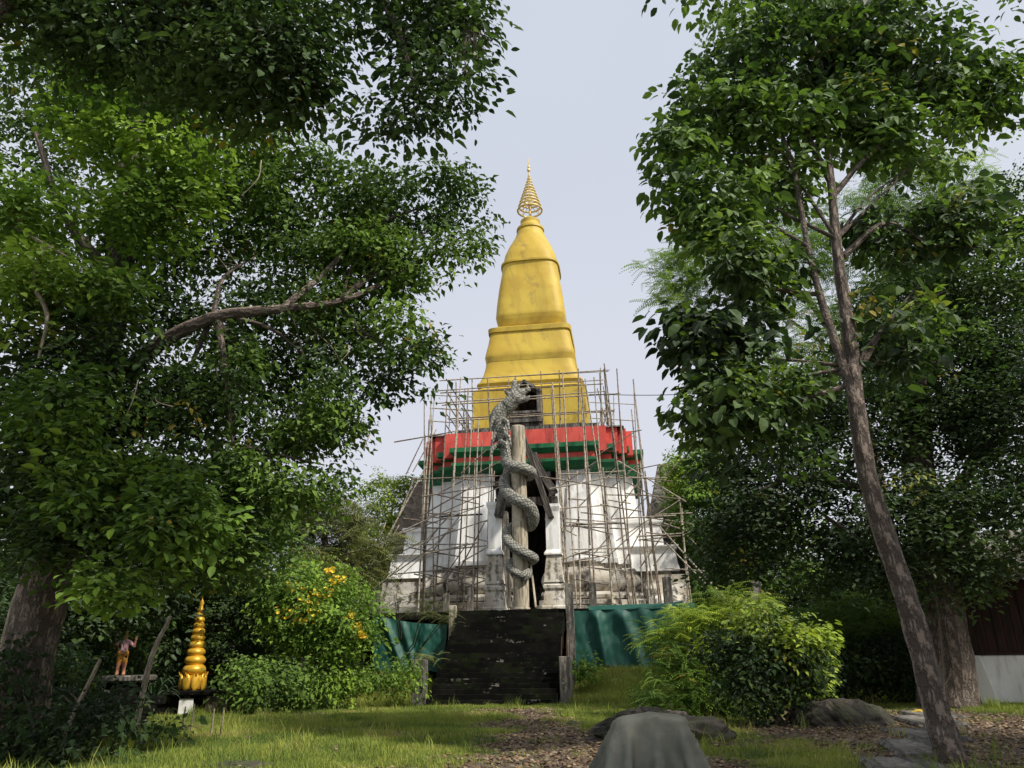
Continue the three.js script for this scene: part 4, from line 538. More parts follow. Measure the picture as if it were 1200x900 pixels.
// ---------------------------------------------------------------- foliage
// leaf: folded blade of four faces; spray: many leaves round a short twig
function leafInto(pos, o, dir, up, len, wid, droop) {
  const side = dir.clone().cross(up).normalize(), n = side.clone().cross(dir).normalize();
  const mid = o.clone().addScaledVector(dir, len * 0.45), tip = o.clone().addScaledVector(dir, len).addScaledVector(n, -len * droop);
  const l = mid.clone().addScaledVector(side, wid).addScaledVector(n, wid * 0.3), r = mid.clone().addScaledVector(side, -wid).addScaledVector(n, wid * 0.3);
  for (const [a, b, c] of [[o, mid, l], [o, r, mid], [l, mid, tip], [mid, r, tip]]) pos.push(a.x, a.y, a.z, b.x, b.y, b.z, c.x, c.y, c.z);
}
function broadLeaf(pos, o, dir, up, len, wid, droop) {          // rounder blade for the near, large leaves
  const side = dir.clone().cross(up).normalize(), n = side.clone().cross(dir).normalize(), row = (t, w) => { const m = o.clone().addScaledVector(dir, len * t).addScaledVector(n, -len * droop * t * t); return [m.clone().addScaledVector(side, w).addScaledVector(n, w * 0.3), m, m.clone().addScaledVector(side, -w).addScaledVector(n, w * 0.3)]; };
  const A = row(0.25, wid * 0.8), B = row(0.6, wid * 0.92), C2 = row(0.85, wid * 0.45), t = row(1, 0)[1];
  for (const [a, b, c] of [[o, A[1], A[0]], [o, A[2], A[1]], [A[0], A[1], B[0]], [A[1], B[1], B[0]], [A[1], A[2], B[1]], [A[2], B[2], B[1]], [B[0], B[1], C2[0]], [B[1], C2[1], C2[0]], [B[1], B[2], C2[1]], [B[2], C2[2], C2[1]], [C2[0], C2[1], t], [C2[1], C2[2], t]]) pos.push(a.x, a.y, a.z, b.x, b.y, b.z, c.x, c.y, c.z);
}
const asGeo = (pos) => { const g = new THREE.BufferGeometry(); g.setAttribute('position', new THREE.Float32BufferAttribute(pos, 3)); g.computeVertexNormals(); return g; };
function spray(seed, { n = 16, len = 0.13, wid = 0.035, R = 0.34, flat = 0.7, droop = 0.25, tilt = 0.7, hang = 0.15, blade = leafInto }) {
  const r = rng(seed), pos = [];
  for (let i = 0; i < n; i++) {
    const a = r() * 6.283, rad = R * Math.sqrt(r()), o = V(Math.cos(a) * rad, (r() - 0.5) * R * flat, Math.sin(a) * rad);
    const b = a + (r() - 0.5) * 2, dir = V(Math.cos(b), -hang + (r() - 0.6) * tilt, Math.sin(b)).normalize(), up = V((r() - 0.5) * tilt * 1.3, 1, (r() - 0.5) * tilt * 1.3).normalize(), k = 0.7 + r() * 0.6;
    blade(pos, o, dir, up, len * k, wid * k, droop);
  }
  return asGeo(pos);
}
function feather(seed, { n = 5, len = 0.5, leaf = 0.09, wid = 0.016 }) {      // pinnate fronds
  const r = rng(seed), pos = [];
  for (let i = 0; i < n; i++) { const a = r() * 6.283, d = V(Math.cos(a), 0.15 + (r() - 0.5) * 0.6, Math.sin(a)).normalize(), o = V((r() - .5) * .2, (r() - .5) * .25, (r() - .5) * .2), s = d.clone().cross(V(0, 1, 0)).normalize();
    for (let k = 0; k < 9; k++) { const t = (k + 1.2) / 9.5, p = o.clone().addScaledVector(d, len * t); p.y -= len * 0.35 * t * t; for (const q of [-1, 1]) leafInto(pos, p, s.clone().multiplyScalar(q).addScaledVector(d, 0.5).add(V(0, -0.25, 0)).normalize(), V(0, 1, 0), leaf * (1 - 0.5 * t), wid, 0.3); } }
  return asGeo(pos);
}
const SPRAYS = {
  small: [spray(1, { n: 22, len: 0.13, wid: 0.036, R: 0.4, flat: 1, tilt: 1.2 }), spray(2, { n: 22, len: 0.12, wid: 0.04, R: 0.4, flat: 1, tilt: 1.2 }), spray(12, { n: 14, len: 0.15, wid: 0.038, R: 0.5, flat: 1.2, tilt: 1.4 })],
  near: [spray(13, { n: 22, len: 0.1, wid: 0.03, R: 0.4, flat: 1, tilt: 1.2, blade: broadLeaf }), spray(14, { n: 16, len: 0.12, wid: 0.033, R: 0.46, flat: 1.1, tilt: 1.3, blade: broadLeaf })],
  mid: [spray(3, { n: 20, len: 0.135, wid: 0.041, R: 0.42, flat: 0.9, tilt: 1.0, blade: broadLeaf }), spray(4, { n: 20, len: 0.135, wid: 0.041, R: 0.42, flat: 0.9, tilt: 1.0, blade: broadLeaf })],
  big: [spray(5, { n: 15, len: 0.19, wid: 0.06, R: 0.46, flat: 0.9, blade: broadLeaf, droop: 0.35, tilt: 0.9, hang: 0.35 }), spray(6, { n: 15, len: 0.19, wid: 0.06, R: 0.46, flat: 0.9, blade: broadLeaf, droop: 0.35, tilt: 0.9, hang: 0.35 })],
  fine: [feather(7, {}), feather(8, {})],
  far: [spray(9, { n: 26, len: 0.26, wid: 0.08, R: 0.6 }), spray(10, { n: 26, len: 0.26, wid: 0.08, R: 0.6 })],
};
const PAL = {   // linear leaf colours, dark to light
  deep: [[0.016, 0.036, 0.008], [0.036, 0.075, 0.013], [0.075, 0.13, 0.02]],
  green: [[0.024, 0.053, 0.009], [0.068, 0.132, 0.016], [0.155, 0.26, 0.028]],
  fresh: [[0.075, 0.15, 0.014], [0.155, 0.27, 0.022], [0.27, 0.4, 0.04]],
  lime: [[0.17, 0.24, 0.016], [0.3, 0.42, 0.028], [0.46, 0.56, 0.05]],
  olive: [[0.07, 0.085, 0.018], [0.12, 0.14, 0.028], [0.2, 0.21, 0.05]],
  yellow: [[0.6, 0.36, 0.01], [0.7, 0.42, 0.015], [0.75, 0.5, 0.03]],
};
const tmpM = new THREE.Matrix4(), tmpQ = new THREE.Quaternion(), tmpE = new THREE.Euler();
// blobs: [px, py, D, rpx, rpy, depth m, count]; gate: noise threshold that opens gaps
function foliage(parent, name, blobs, kind, pal, { seed = 1, gate = -0.15, scale = 1, freq = 0.7, shell = 0.5, mat = kind === 'mid' || kind === 'big' ? M.leafGloss : M.leaf, stray = 0.12, label } = {}) {
  const r = rng(seed * 7919 + 13), sets = SPRAYS[kind].map(() => []); const P = PAL[pal];
  parent.updateMatrixWorld(true); const base = parent.position;
  for (const b of blobs) {
    const c = b.isBlob ? b.c : at(b[0], b[1], b[2]), k = b.isBlob ? 1 : mpp(c), rx = (b.isBlob ? b.rx : b[3] * k), ry = (b.isBlob ? b.ry : b[4] * k), rz = b.isBlob ? b.rz : b[5], n = b.isBlob ? b.n : b[6];
    const tone = (r() - 0.5) * 0.7;
    for (let i = 0, tries = 0; i < n && tries < n * 5; tries++) {
      let x = r() * 2 - 1, y = r() * 2 - 1, z = r() * 2 - 1; const q = x * x + y * y + z * z; if (q > 1 || (q < 0.3 && r() < shell)) continue;
      const wob = 1 + 0.35 * N3(x * 1.6 + seed, y * 1.6 + b[0] % 7, z * 1.6 + 5); if (r() < stray) { const k2 = (1.0 + r() * 0.4) / Math.sqrt(q); x *= k2; y *= k2; z *= k2; } const p = V(c.x + x * rx * wob, c.y + y * ry * wob, c.z + z * rz);
      if (p.y < 0.15) continue; const g = fbm3(p.x * freq + seed * 3.7, p.y * freq, p.z * freq); if (g < gate + (r() - 0.5) * 0.25) continue;
      i++; tmpE.set((r() - 0.5) * 0.9, r() * 6.283, (r() - 0.5) * 0.9); tmpQ.setFromEuler(tmpE); const s = scale * (0.55 + r() * 0.95); p.sub(base);
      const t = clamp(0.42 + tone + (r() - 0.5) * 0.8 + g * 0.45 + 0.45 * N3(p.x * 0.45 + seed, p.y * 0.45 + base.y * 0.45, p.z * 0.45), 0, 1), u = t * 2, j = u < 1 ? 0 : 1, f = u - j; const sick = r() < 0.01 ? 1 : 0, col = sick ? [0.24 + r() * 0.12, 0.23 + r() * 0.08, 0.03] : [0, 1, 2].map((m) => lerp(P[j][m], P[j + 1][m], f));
      sets[i % sets.length].push([new THREE.Matrix4().compose(p, tmpQ, V(s, s, s)), col]);
    }
  }
  sets.forEach((list, i) => { if (!list.length) return; const m = new THREE.InstancedMesh(SPRAYS[kind][i], mat, list.length); m.name = name; m.castShadow = m.receiveShadow = true; m.userData.kind = 'stuff'; if (label) m.userData.label = label; const c = new THREE.Color(); list.forEach(([M4, k], q) => { m.setMatrixAt(q, M4); c.setRGB(k[0], k[1], k[2]); m.setColorAt(q, c); }); parent.add(m); });
}
function tree(name, label, cat, group, trunk, mat = M.bark, seg = 14) {        // trunk: [[px,py,D,radius], ...] from the base up
  const pts = trunk.map(([x, y, D]) => at(x, y, D)); pts[0].y = terrain(pts[0].x, pts[0].z) - 0.1; const base = pts[0].clone(); base.y += 0.1;
  const t = thing(name, label, cat, base, 0, group);
  part('trunk', tube(pts.map((p) => p.clone().sub(base)), trunk.map((q) => q[3]), seg, 0.16, trunk.length * 9, base.x), mat, t);
  t.limb = (list, m = mat, nm = 'limb') => part(nm, tube(list.map(([x, y, D]) => at(x, y, D).sub(base)), list.map((q) => q[3]), 8, 0.12, list.length * 6, list[0][0]), m, t);
  t.limbTo = (from, blobs, r0, seed) => { const R = rng(seed); for (const b of blobs) { const a = at(...from.slice(0, 3)), e = at(b[0], b[1], b[2]); const m = a.clone().lerp(e, 0.5); m.y += (R() - 0.3) * a.distanceTo(e) * 0.15; m.x += (R() - 0.5) * 0.6; part('limb', tube([a, m, e].map((p) => p.clone().sub(base)), [r0, r0 * 0.55, 0.015], 6, 0.1, 10, b[0]), mat, t);
      for (let k = 0; k < 3; k++) { const s = m.clone().lerp(e, R()), d = V(R() - 0.5, R() - 0.3, R() - 0.5).multiplyScalar(b[3] * mpp(e) * 1.6); part('twig', tube([s.clone().sub(base), s.clone().add(d.clone().multiplyScalar(0.5)).add(V(0, 0.1, 0)).sub(base), s.clone().add(d).sub(base)], [r0 * 0.3, r0 * 0.2, 0.008], 5), mat, t); } } };
  return t;
}
// ---- left: big spreading tree with the long dark limb
{
  const t = tree('spreading_tree', 'huge dark-trunked tree spreading a long limb over the left half', 'tree', null, [[2, 892, 15.6, .55], [40, 740, 15.6, .46], [68, 620, 15.7, .43], [95, 500, 15.8, .4], [125, 390, 16, .36], [145, 270, 16.2, .3], [160, 130, 16.4, .22], [170, 20, 16.5, .12]], M.bark, 18);
  t.limb([[112, 462, 15.9, .18], [160, 425, 15.0, .16], [205, 392, 14.4, .145], [260, 370, 14.2, .125], [330, 362, 14.3, .095], [400, 352, 14.8, .06], [470, 320, 15.9, .06], [545, 275, 16.2, .02]]);
  t.limb([[255, 370, 14.2, .08], [262, 420, 14.2, .06], [268, 470, 14.3, .05], [275, 540, 14.6, .02]]); t.limb([[330, 362, 14.3, .08], [380, 320, 15, .06], [430, 270, 15.6, .04], [500, 240, 16, .02]]);
  t.limb([[140, 330, 16.1, .14], [80, 260, 15.6, .1], [40, 150, 15.2, .05]]); t.limb([[390, 352, 15.6, .05], [440, 400, 15.4, .03], [495, 430, 15.3, .012]]); t.limb([[150, 210, 16.3, .12], [230, 150, 16.2, .07], [320, 170, 16, .02]]);
  t.limb([[95, 520, 15.8, .12], [170, 500, 15.4, .08], [270, 520, 15, .04], [380, 545, 15, .015]]);
  t.limbTo([250, 368, 14.4], [[300, 300, 15.5, 50], [360, 420, 15, 50], [300, 470, 15, 60], [200, 500, 14.8, 60]], 0.07, 3); t.limbTo([400, 350, 15], [[470, 300, 15.8, 45], [520, 260, 16, 35], [460, 250, 16, 40], [430, 400, 15.4, 35]], 0.045, 5); t.limbTo([150, 220, 16.3], [[250, 230, 16, 60], [340, 240, 16, 50], [80, 150, 16, 60], [90, 300, 15.8, 60]], 0.08, 6); t.limbTo([90, 530, 15.7], [[150, 600, 14.6, 50], [250, 580, 15, 50], [330, 560, 15, 40], [60, 450, 14.8, 50]], 0.07, 8);
  foliage(t, 'crown', [[250, 250, 16.5, 110, 80, 1.7, 560], [360, 250, 16.3, 80, 60, 1.4, 400], [450, 245, 16.2, 70, 42, 1.1, 300], [520, 240, 16.2, 42, 40, .8, 150], [545, 285, 16.2, 22, 26, .5, 60], [480, 305, 16, 60, 35, .9, 210], [400, 320, 15.9, 85, 48, 1.2, 330], [330, 385, 15.6, 90, 55, 1.3, 370], [430, 385, 15.6, 55, 38, .8, 160], [480, 420, 15.5, 32, 32, .6, 80], [440, 445, 15.5, 35, 18, .5, 55], [300, 470, 15.3, 100, 55, 1.4, 420], [375, 490, 15.3, 45, 38, .8, 130], [345, 555, 15.2, 70, 38, .9, 190], [405, 545, 15.2, 24, 14, .4, 32], [220, 520, 15.2, 100, 80, 1.5, 480], [300, 190, 16.3, 60, 35, 1, 150], [180, 330, 16.4, 90, 80, 1.4, 360], [90, 300, 16.3, 90, 90, 1.4, 420], [50, 120, 16.4, 90, 110, 1.4, 420], [180, 90, 17, 100, 100, 1.4, 420]], 'small', 'green', { seed: 3, gate: 0.17, freq: 1.2, stray: 0.22 });
  foliage(t, 'crown', [[90, 440, 14.6, 90, 90, 1.2, 330], [60, 560, 14.4, 80, 70, 1.1, 260], [150, 600, 14.4, 100, 70, 1.2, 330], [260, 610, 15, 90, 55, 1.1, 300], [230, 655, 16.5, 60, 30, .9, 110], [70, 640, 14.6, 60, 40, .9, 110]], 'mid', 'green', { seed: 4, gate: 0.05, freq: 1.0, stray: 0.2 });
  // creeper with bright leaves over the sunny side
  foliage(t, 'creeper', [[110, 100, 13.8, 45, 60, .5, 110], [165, 120, 13.7, 60, 60, .6, 130], [190, 190, 13.8, 55, 70, .6, 130], [150, 170, 13.6, 50, 40, .5, 90], [170, 265, 13.7, 40, 40, .5, 70], [25, 240, 13, 35, 40, .5, 60], [50, 350, 13.2, 60, 50, .6, 110], [120, 360, 13.4, 60, 40, .5, 80], [70, 480, 13, 60, 45, .6, 90], [120, 570, 13.2, 50, 40, .5, 60], [160, 610, 13, 50, 30, .5, 60], [130, 690, 13.2, 34, 16, .4, 34], [210, 600, 13.3, 50, 45, .5, 70]], 'mid', 'fresh', { seed: 6, gate: -0.1, mat: M.leaf });
  for (const [list, q] of [[[[50, 290, 13, .05], [40, 330, 12.9, .05], [55, 370, 12.9, .04], [45, 420, 13, .02]], 0], [[[330, 30, 13, .02], [300, 55, 13, .025], [285, 100, 13, .015]], 1], [[[5, 260, 13.2, .02], [60, 290, 13, .03], [110, 320, 13.2, .01]], 2]]) t.limb(list, M.twigPale, 'dead_branch');
  { const Q = rng(212); for (let i = 0; i < 22; i++) { const x = 20 + Q() * 420, y = 90 + Q() * 480, D = 13.6 + Q() * 1.6, dx = (Q() - 0.5) * 90, dy = (Q() - 0.2) * 70; t.limb([[x, y, D, .014], [x + dx * 0.5 + (Q() - .5) * 16, y + dy * 0.5, D - .1, .011], [x + dx, y + dy, D - .15, .005]], M.twigPale, 'dead_branch'); } }
  const R = rng(12), lg = asGeo((() => { const a = []; broadLeaf(a, V(0, 0, 0), V(0, -0.3, 1).normalize(), V(0, 1, 0), 0.2, 0.06, 0.3); return a; })()), mats = [[0.1, 0.19, 0.02], [0.15, 0.25, 0.03], [0.07, 0.14, 0.02]].map((c) => { const m = leafy(0.4); m.color.setRGB(...c); return m; });
  for (let i = 0; i < 120; i++) { const [px, py, s] = [[150, 120, 70], [190, 210, 50], [60, 380, 55], [130, 690, 22], [215, 640, 40], [90, 500, 60]][i % 6]; const p = at(px + (R() - .5) * s * 2, py + (R() - .5) * s * 1.6, 12.9 + R() * 0.4).sub(t.position); const m = part('leaf', lg, mats[i % 3], t); m.position.copy(p); m.rotation.set((R() - .5) * 1.2, R() * 6.28, (R() - .5)); const k = 0.8 + R() * 0.5; m.scale.set(k, k, k); }
}
// ---- near tree whose boughs hang over the upper left; trunk just outside the frame
{
  const bl = [[60, 20, 9.4, 90, 60, 1.0, 230], [190, 20, 9.2, 110, 60, 1.1, 300], [310, 40, 9.1, 100, 75, 1.1, 330], [340, 60, 9, 30, 50, .6, 80], [250, 90, 9.3, 80, 50, 1, 170], [335, 112, 9, 36, 28, .5, 55], [455, -18, 9, 40, 26, .5, 50], [505, 40, 9.2, 36, 56, .6, 90], [552, 26, 9.4, 14, 34, .3, 26], [500, 95, 9, 24, 34, .4, 44], [440, 132, 8.9, 14, 14, .25, 14], [490, 128, 8.9, 36, 18, .35, 42], [535, 108, 9, 20, 20, .3, 22]];
  const t = tree('overhanging_tree', 'tree just out of view hanging dark leafy boughs over the top left', 'tree', null, [[-420, 1120, 8.2, .5], [-330, 700, 8.2, .42], [-220, 330, 8.4, .36], [-60, 60, 8.6, .28], [120, -120, 8.8, .2]], M.bark);
  t.limb([[20, -20, 8.7, .2], [200, 0, 8.9, .14], [330, 40, 9, .08], [370, 100, 9, .02]]); t.limb([[120, -120, 8.8, .18], [380, -90, 9, .12], [460, 20, 9, .07], [480, 80, 9, .03], [490, 125, 8.9, .012]]); t.limb([[380, -90, 9, .1], [500, -30, 9.1, .05], [560, 40, 9.3, .015]]); t.limbTo([120, -110, 8.8], [bl[0], bl[1], bl[4]], 0.08, 4);
  foliage(t, 'crown', bl, 'near', 'deep', { seed: 9, gate: 0.1, freq: 1.6, stray: 0.07 });
  foliage(t, 'crown', [[345, 50, 8.7, 30, 40, .4, 40], [525, 30, 9.1, 30, 40, .4, 36], [530, -20, 9.4, 30, 40, .5, 50], [300, -120, 9.2, 300, 100, 2, 500]], 'near', 'green', { seed: 10, gate: 0.05, freq: 1.5, stray: 0.05 });
  // bare twiggy bough end
  const R = rng(5); for (let i = 0; i < 34; i++) { const a = at(540 + R() * 15, 20 + R() * 30, 9.2).sub(t.position), b = at(525 + R() * 55, 40 + R() * 70, 9.1 + R() * 0.4).sub(t.position); part('twig', tube([a, a.clone().lerp(b, 0.5).add(V((R() - .5) * .15, .08, 0)), b], [0.012, 0.008, 0.004], 4), M.twigPale, t); }
}
// ---- right: slanting tree with broad leaves
{
  const t = tree('slanting_tree', 'slanting rough-barked tree with broad leaves leaning over the bright bush', 'tree', null, [[1118, 905, 13.4, .25], [1100, 840, 13.5, .2], [1074, 740, 13.6, .19], [1050, 665, 13.7, .185], [1022, 580, 13.8, .175], [1007, 500, 13.9, .16], [996, 400, 14.1, .135], [982, 300, 14.3, .11], [974, 215, 14.5, .085], [965, 110, 14.7, .05], [960, 20, 14.9, .02]], M.bark, 22);
  t.limb([[1007, 492, 13.9, .1], [985, 420, 13.9, .085], [962, 350, 14, .075], [946, 285, 14.1, .06], [930, 200, 14.3, .05], [900, 110, 14.4, .02]]);
  t.limb([[988, 300, 14.3, .07], [1040, 262, 14.4, .06], [1090, 285, 14.5, .03], [1150, 290, 14.6, .015]]); t.limb([[976, 230, 14.5, .07], [1010, 190, 14.6, .05], [1080, 130, 14.8, .02]]); t.limb([[948, 290, 14.1, .05], [900, 262, 13.9, .035], [840, 235, 13.8, .015]]); t.limb([[960, 345, 14, .05], [880, 340, 13.8, .03], [825, 370, 13.7, .01]]); t.limb([[1000, 450, 14, .06], [930, 470, 13.7, .04], [850, 480, 13.5, .012]]); t.limb([[975, 220, 14.5, .06], [940, 150, 14.5, .04], [860, 90, 14.4, .015]]); t.limb([[1003, 440, 14, .06], [1050, 370, 14.2, .04], [1110, 340, 14.4, .015]]);
  t.limbTo([980, 280, 14.3], [[900, 150, 14.5, 50], [1060, 200, 14.8, 50], [1120, 150, 15, 45], [840, 200, 14.2, 45]], 0.05, 13); t.limbTo([1000, 430, 14], [[860, 420, 13.7, 45], [1080, 330, 14.4, 50], [1040, 420, 14.2, 40], [870, 480, 13.6, 40]], 0.05, 14);
  const up = [[880, 70, 14.6, 65, 55, 1, 85], [960, 45, 14.9, 80, 55, 1.2, 110], [1045, 60, 15, 75, 60, 1.1, 110], [1120, 100, 15, 60, 50, .9, 75], [1165, 120, 15, 32, 40, .6, 34], [830, 130, 14.4, 55, 45, .8, 60], [795, 190, 14.2, 36, 55, .6, 44], [900, 150, 14.5, 75, 50, 1, 80], [990, 130, 14.9, 75, 45, .9, 70], [1075, 165, 14.8, 65, 40, .9, 60], [1000, -40, 15.2, 180, 60, 1.6, 170], [830, 240, 14, 55, 45, .8, 55], [900, 215, 14.6, 55, 40, .6, 40]];
  const lo = [[855, 320, 13.8, 55, 55, .8, 62], [815, 385, 13.7, 32, 26, .4, 22], [850, 410, 13.7, 55, 40, .7, 50], [855, 465, 13.5, 55, 40, .7, 48], [825, 490, 13.5, 36, 26, .5, 22], [905, 460, 13.9, 45, 45, .7, 36], [900, 320, 14.3, 40, 50, .6, 28], [1060, 270, 14.4, 65, 36, .8, 44], [1130, 265, 14.6, 50, 36, .7, 36], [1050, 400, 14.2, 60, 50, .8, 36], [910, 530, 14.4, 50, 30, .6, 22]];
  const more = (l, k) => l.map((b) => [...b.slice(0, 6), Math.round(b[6] * k)]); foliage(t, 'crown', more(up, 1.2), 'big', 'green', { seed: 21, gate: 0.05, freq: 1.25, shell: 0.35 }); foliage(t, 'crown', more(lo, 1.2), 'big', 'deep', { seed: 22, gate: 0.05, freq: 1.25, shell: 0.35 }); foliage(t, 'crown', [...up, ...lo].map((b) => [b[0], b[1], b[2], b[3], b[4], b[5], Math.round(b[6] * 0.3)]), 'mid', 'fresh', { seed: 23, gate: 0.0, freq: 1.1 });
  const R = rng(61), lg = asGeo((() => { const a = []; broadLeaf(a, V(0, 0, 0), V(0, -0.35, 1).normalize(), V(0, 1, 0), 0.28, 0.09, 0.35); return a; })()), mats = [[0.06, 0.12, 0.02], [0.1, 0.18, 0.02], [0.035, 0.075, 0.015]].map((c) => { const m = leafy(0.4); m.color.setRGB(...c); return m; });
  for (let i = 0; i < 160; i++) { const b = [...up, ...lo][i % 24], a = R() * 6.28, k = 0.8 + R() * 0.35; const p = at(b[0] + Math.cos(a) * b[3] * k, b[1] + Math.sin(a) * b[4] * k, b[2] - R() * b[5]).sub(t.position); const m = part('leaf', lg, mats[i % 3], t); m.position.copy(p); m.rotation.set((R() - .5) * 1.2, R() * 6.28, (R() - .5)); const s = 0.8 + R() * 0.5; m.scale.set(s, s, s); }
}
// ---- right: dark massive tree behind, with hanging roots
{
  const bl = [[1010, 500, 26, 90, 60, 2.2, 300], [1100, 440, 26, 100, 80, 2.4, 420], [1175, 500, 25, 70, 90, 2, 320], [1150, 350, 26, 80, 80, 2.2, 330], [1060, 360, 27, 70, 60, 2, 220], [930, 560, 26, 80, 55, 2, 250], [870, 590, 26, 55, 50, 1.6, 170], [1040, 610, 25, 100, 55, 2.2, 330], [1150, 620, 25, 90, 60, 2.2, 330], [870, 650, 27, 55, 45, 1.6, 150], [1190, 250, 26, 40, 50, 1.4, 120], [950, 480, 27, 60, 60, 1.8, 180], [830, 540, 26, 30, 26, 1, 50], [960, 660, 27, 80, 40, 1.6, 180], [1090, 680, 25.5, 80, 35, 1.6, 150]];
  const t = tree('root_hung_tree', 'dark massive tree with hanging roots beside the timber building', 'tree', null, [[1112, 832, 26, .9], [1108, 760, 26, .72], [1098, 680, 26, .62], [1080, 590, 26.2, .55], [1075, 500, 26.4, .45], [1080, 410, 26.6, .3], [1090, 330, 26.8, .15]], M.bark, 18);
  t.limb([[1085, 610, 26.1, .26], [1130, 560, 25.6, .2], [1160, 520, 25.3, .14], [1200, 500, 25, .06]]); t.limb([[1082, 600, 26.1, .22], [1000, 570, 25.8, .16], [930, 560, 25.6, .1], [880, 580, 25.5, .04]]); t.limb([[1076, 500, 26.4, .2], [1010, 450, 26.2, .12], [960, 430, 26, .04]]); t.limb([[1095, 660, 26, .2], [1020, 640, 25.6, .12], [960, 600, 25.5, .05]]); t.limbTo([1080, 450, 24.5], [bl[1], bl[3], bl[4]], 0.14, 7);
  const R = rng(31); for (let i = 0; i < 3; i++) { const x = 1092 + R() * 24, y = 700 + R() * 50; t.limb([[x, y, 25.2, .035], [x + (R() - .5) * 24, y + 45, 25, .03], [x + (R() - .3) * 40, 812 + R() * 10, 25, .025]], M.bark, 'hanging_root'); }
  foliage(t, 'crown', bl, 'mid', 'deep', { seed: 31, gate: -0.12, freq: 0.6, scale: 1.15 }); foliage(t, 'crown', bl.slice(1, 5), 'mid', 'green', { seed: 32, gate: 0.1, freq: 0.6 });
}
// ---- other trees round the clearing
function simple(name, label, group, trunk, blobs, kind, pal, opt, mat = M.bark) { const t = tree(name, label, 'tree', group, trunk, mat, 10); const top = trunk[trunk.length - 1]; t.limbTo([trunk[Math.max(1, trunk.length - 2)][0], trunk[Math.max(1, trunk.length - 2)][1], top[2]], blobs.slice(0, 6), top[3] * 0.8, opt.seed); foliage(t, 'crown', blobs, kind, pal, opt); return t; }
simple('round_tree', 'mid-green round tree behind the right end of the terrace', null, [[850, 800, 46, .4], [850, 700, 46, .35], [845, 600, 46, .25], [840, 560, 46, .12]], [[825, 560, 46, 40, 40, 2.4, 300], [800, 565, 46, 22, 30, 1.6, 110], [850, 610, 45, 60, 55, 2.8, 420], [815, 620, 45, 22, 45, 1.6, 120], [900, 640, 45, 60, 60, 2.8, 380], [860, 690, 44, 50, 30, 2, 220]], 'far', 'fresh', { seed: 41, gate: -0.25, freq: 0.4, scale: 0.75 });
simple('feathery_tree', 'tall feathery pale-leaved tree rising behind the slanting tree', null, [[1062, 812, 50, .35], [1040, 600, 50, .28], [990, 420, 50, .18], [930, 330, 50, .1]], [[785, 325, 50, 32, 36, 2.18, 96], [830, 310, 50, 45, 50, 2.47, 136], [900, 290, 50, 80, 60, 3.29, 208], [1000, 280, 50, 80, 80, 3.29, 240], [1065, 215, 50, 50, 55, 2.47, 192], [1130, 230, 50, 60, 60, 2.74, 160], [940, 400, 50, 90, 60, 3.29, 224], [1040, 400, 50, 90, 60, 3.29, 208]], 'fine', 'fresh', { seed: 43, gate: -0.15, freq: 0.5, scale: 2.2 });
simple('forest_tree', 'tall tree of the left thicket behind the golden finial', 'trees of the left thicket', [[250, 815, 33, .35], [255, 700, 33, .3], [262, 620, 33, .2]], [[230, 640, 33, 80, 60, 2.5, 330], [300, 660, 32, 70, 60, 2.2, 300], [180, 720, 32, 80, 50, 2, 300], [270, 740, 32, 70, 50, 2, 260], [120, 640, 34, 90, 70, 2.5, 330]], 'far', 'green', { seed: 45, gate: -0.2, freq: 0.45, scale: 0.62 });
simple('forest_tree', 'olive-leaved tree behind the yellow-flowered shrub', 'trees of the left thicket', [[385, 800, 40, .3], [385, 700, 40, .25], [380, 620, 40, .15]], [[380, 620, 40, 60, 45, 2.2, 300], [330, 610, 40, 50, 50, 2, 240], [420, 650, 39, 38, 40, 1.6, 180], [360, 680, 38, 60, 40, 2, 240], [300, 590, 41, 50, 40, 2, 180]], 'fine', 'olive', { seed: 46, gate: -0.25, freq: 0.5, scale: 1.55 });
simple('forest_tree', 'bright young tree lit up beside the left end of the white base', 'trees of the left thicket', [[455, 770, 54, .25], [455, 680, 54, .2], [458, 600, 54, .12]], [[458, 590, 54, 30, 36, 1.8, 150], [440, 620, 54, 30, 40, 1.8, 150], [475, 575, 54, 16, 22, 1, 50], [430, 660, 53, 40, 50, 2, 220], [470, 650, 54, 26, 50, 1.6, 120]], 'far', 'lime', { seed: 47, gate: -0.3, freq: 0.5, scale: 0.7 });
simple('forest_tree', 'shadowy tree deep in the thicket behind the altar', 'trees of the left thicket', [[60, 840, 26, .4], [70, 720, 26, .35], [80, 600, 26, .2]], [[60, 640, 27, 90, 60, 2.4, 300], [30, 740, 25, 70, 50, 1.8, 230], [110, 700, 26, 60, 45, 1.8, 200], [170, 660, 28, 60, 60, 2, 220]], 'mid', 'deep', { seed: 48, gate: -0.25, freq: 0.5, scale: 1.3 });
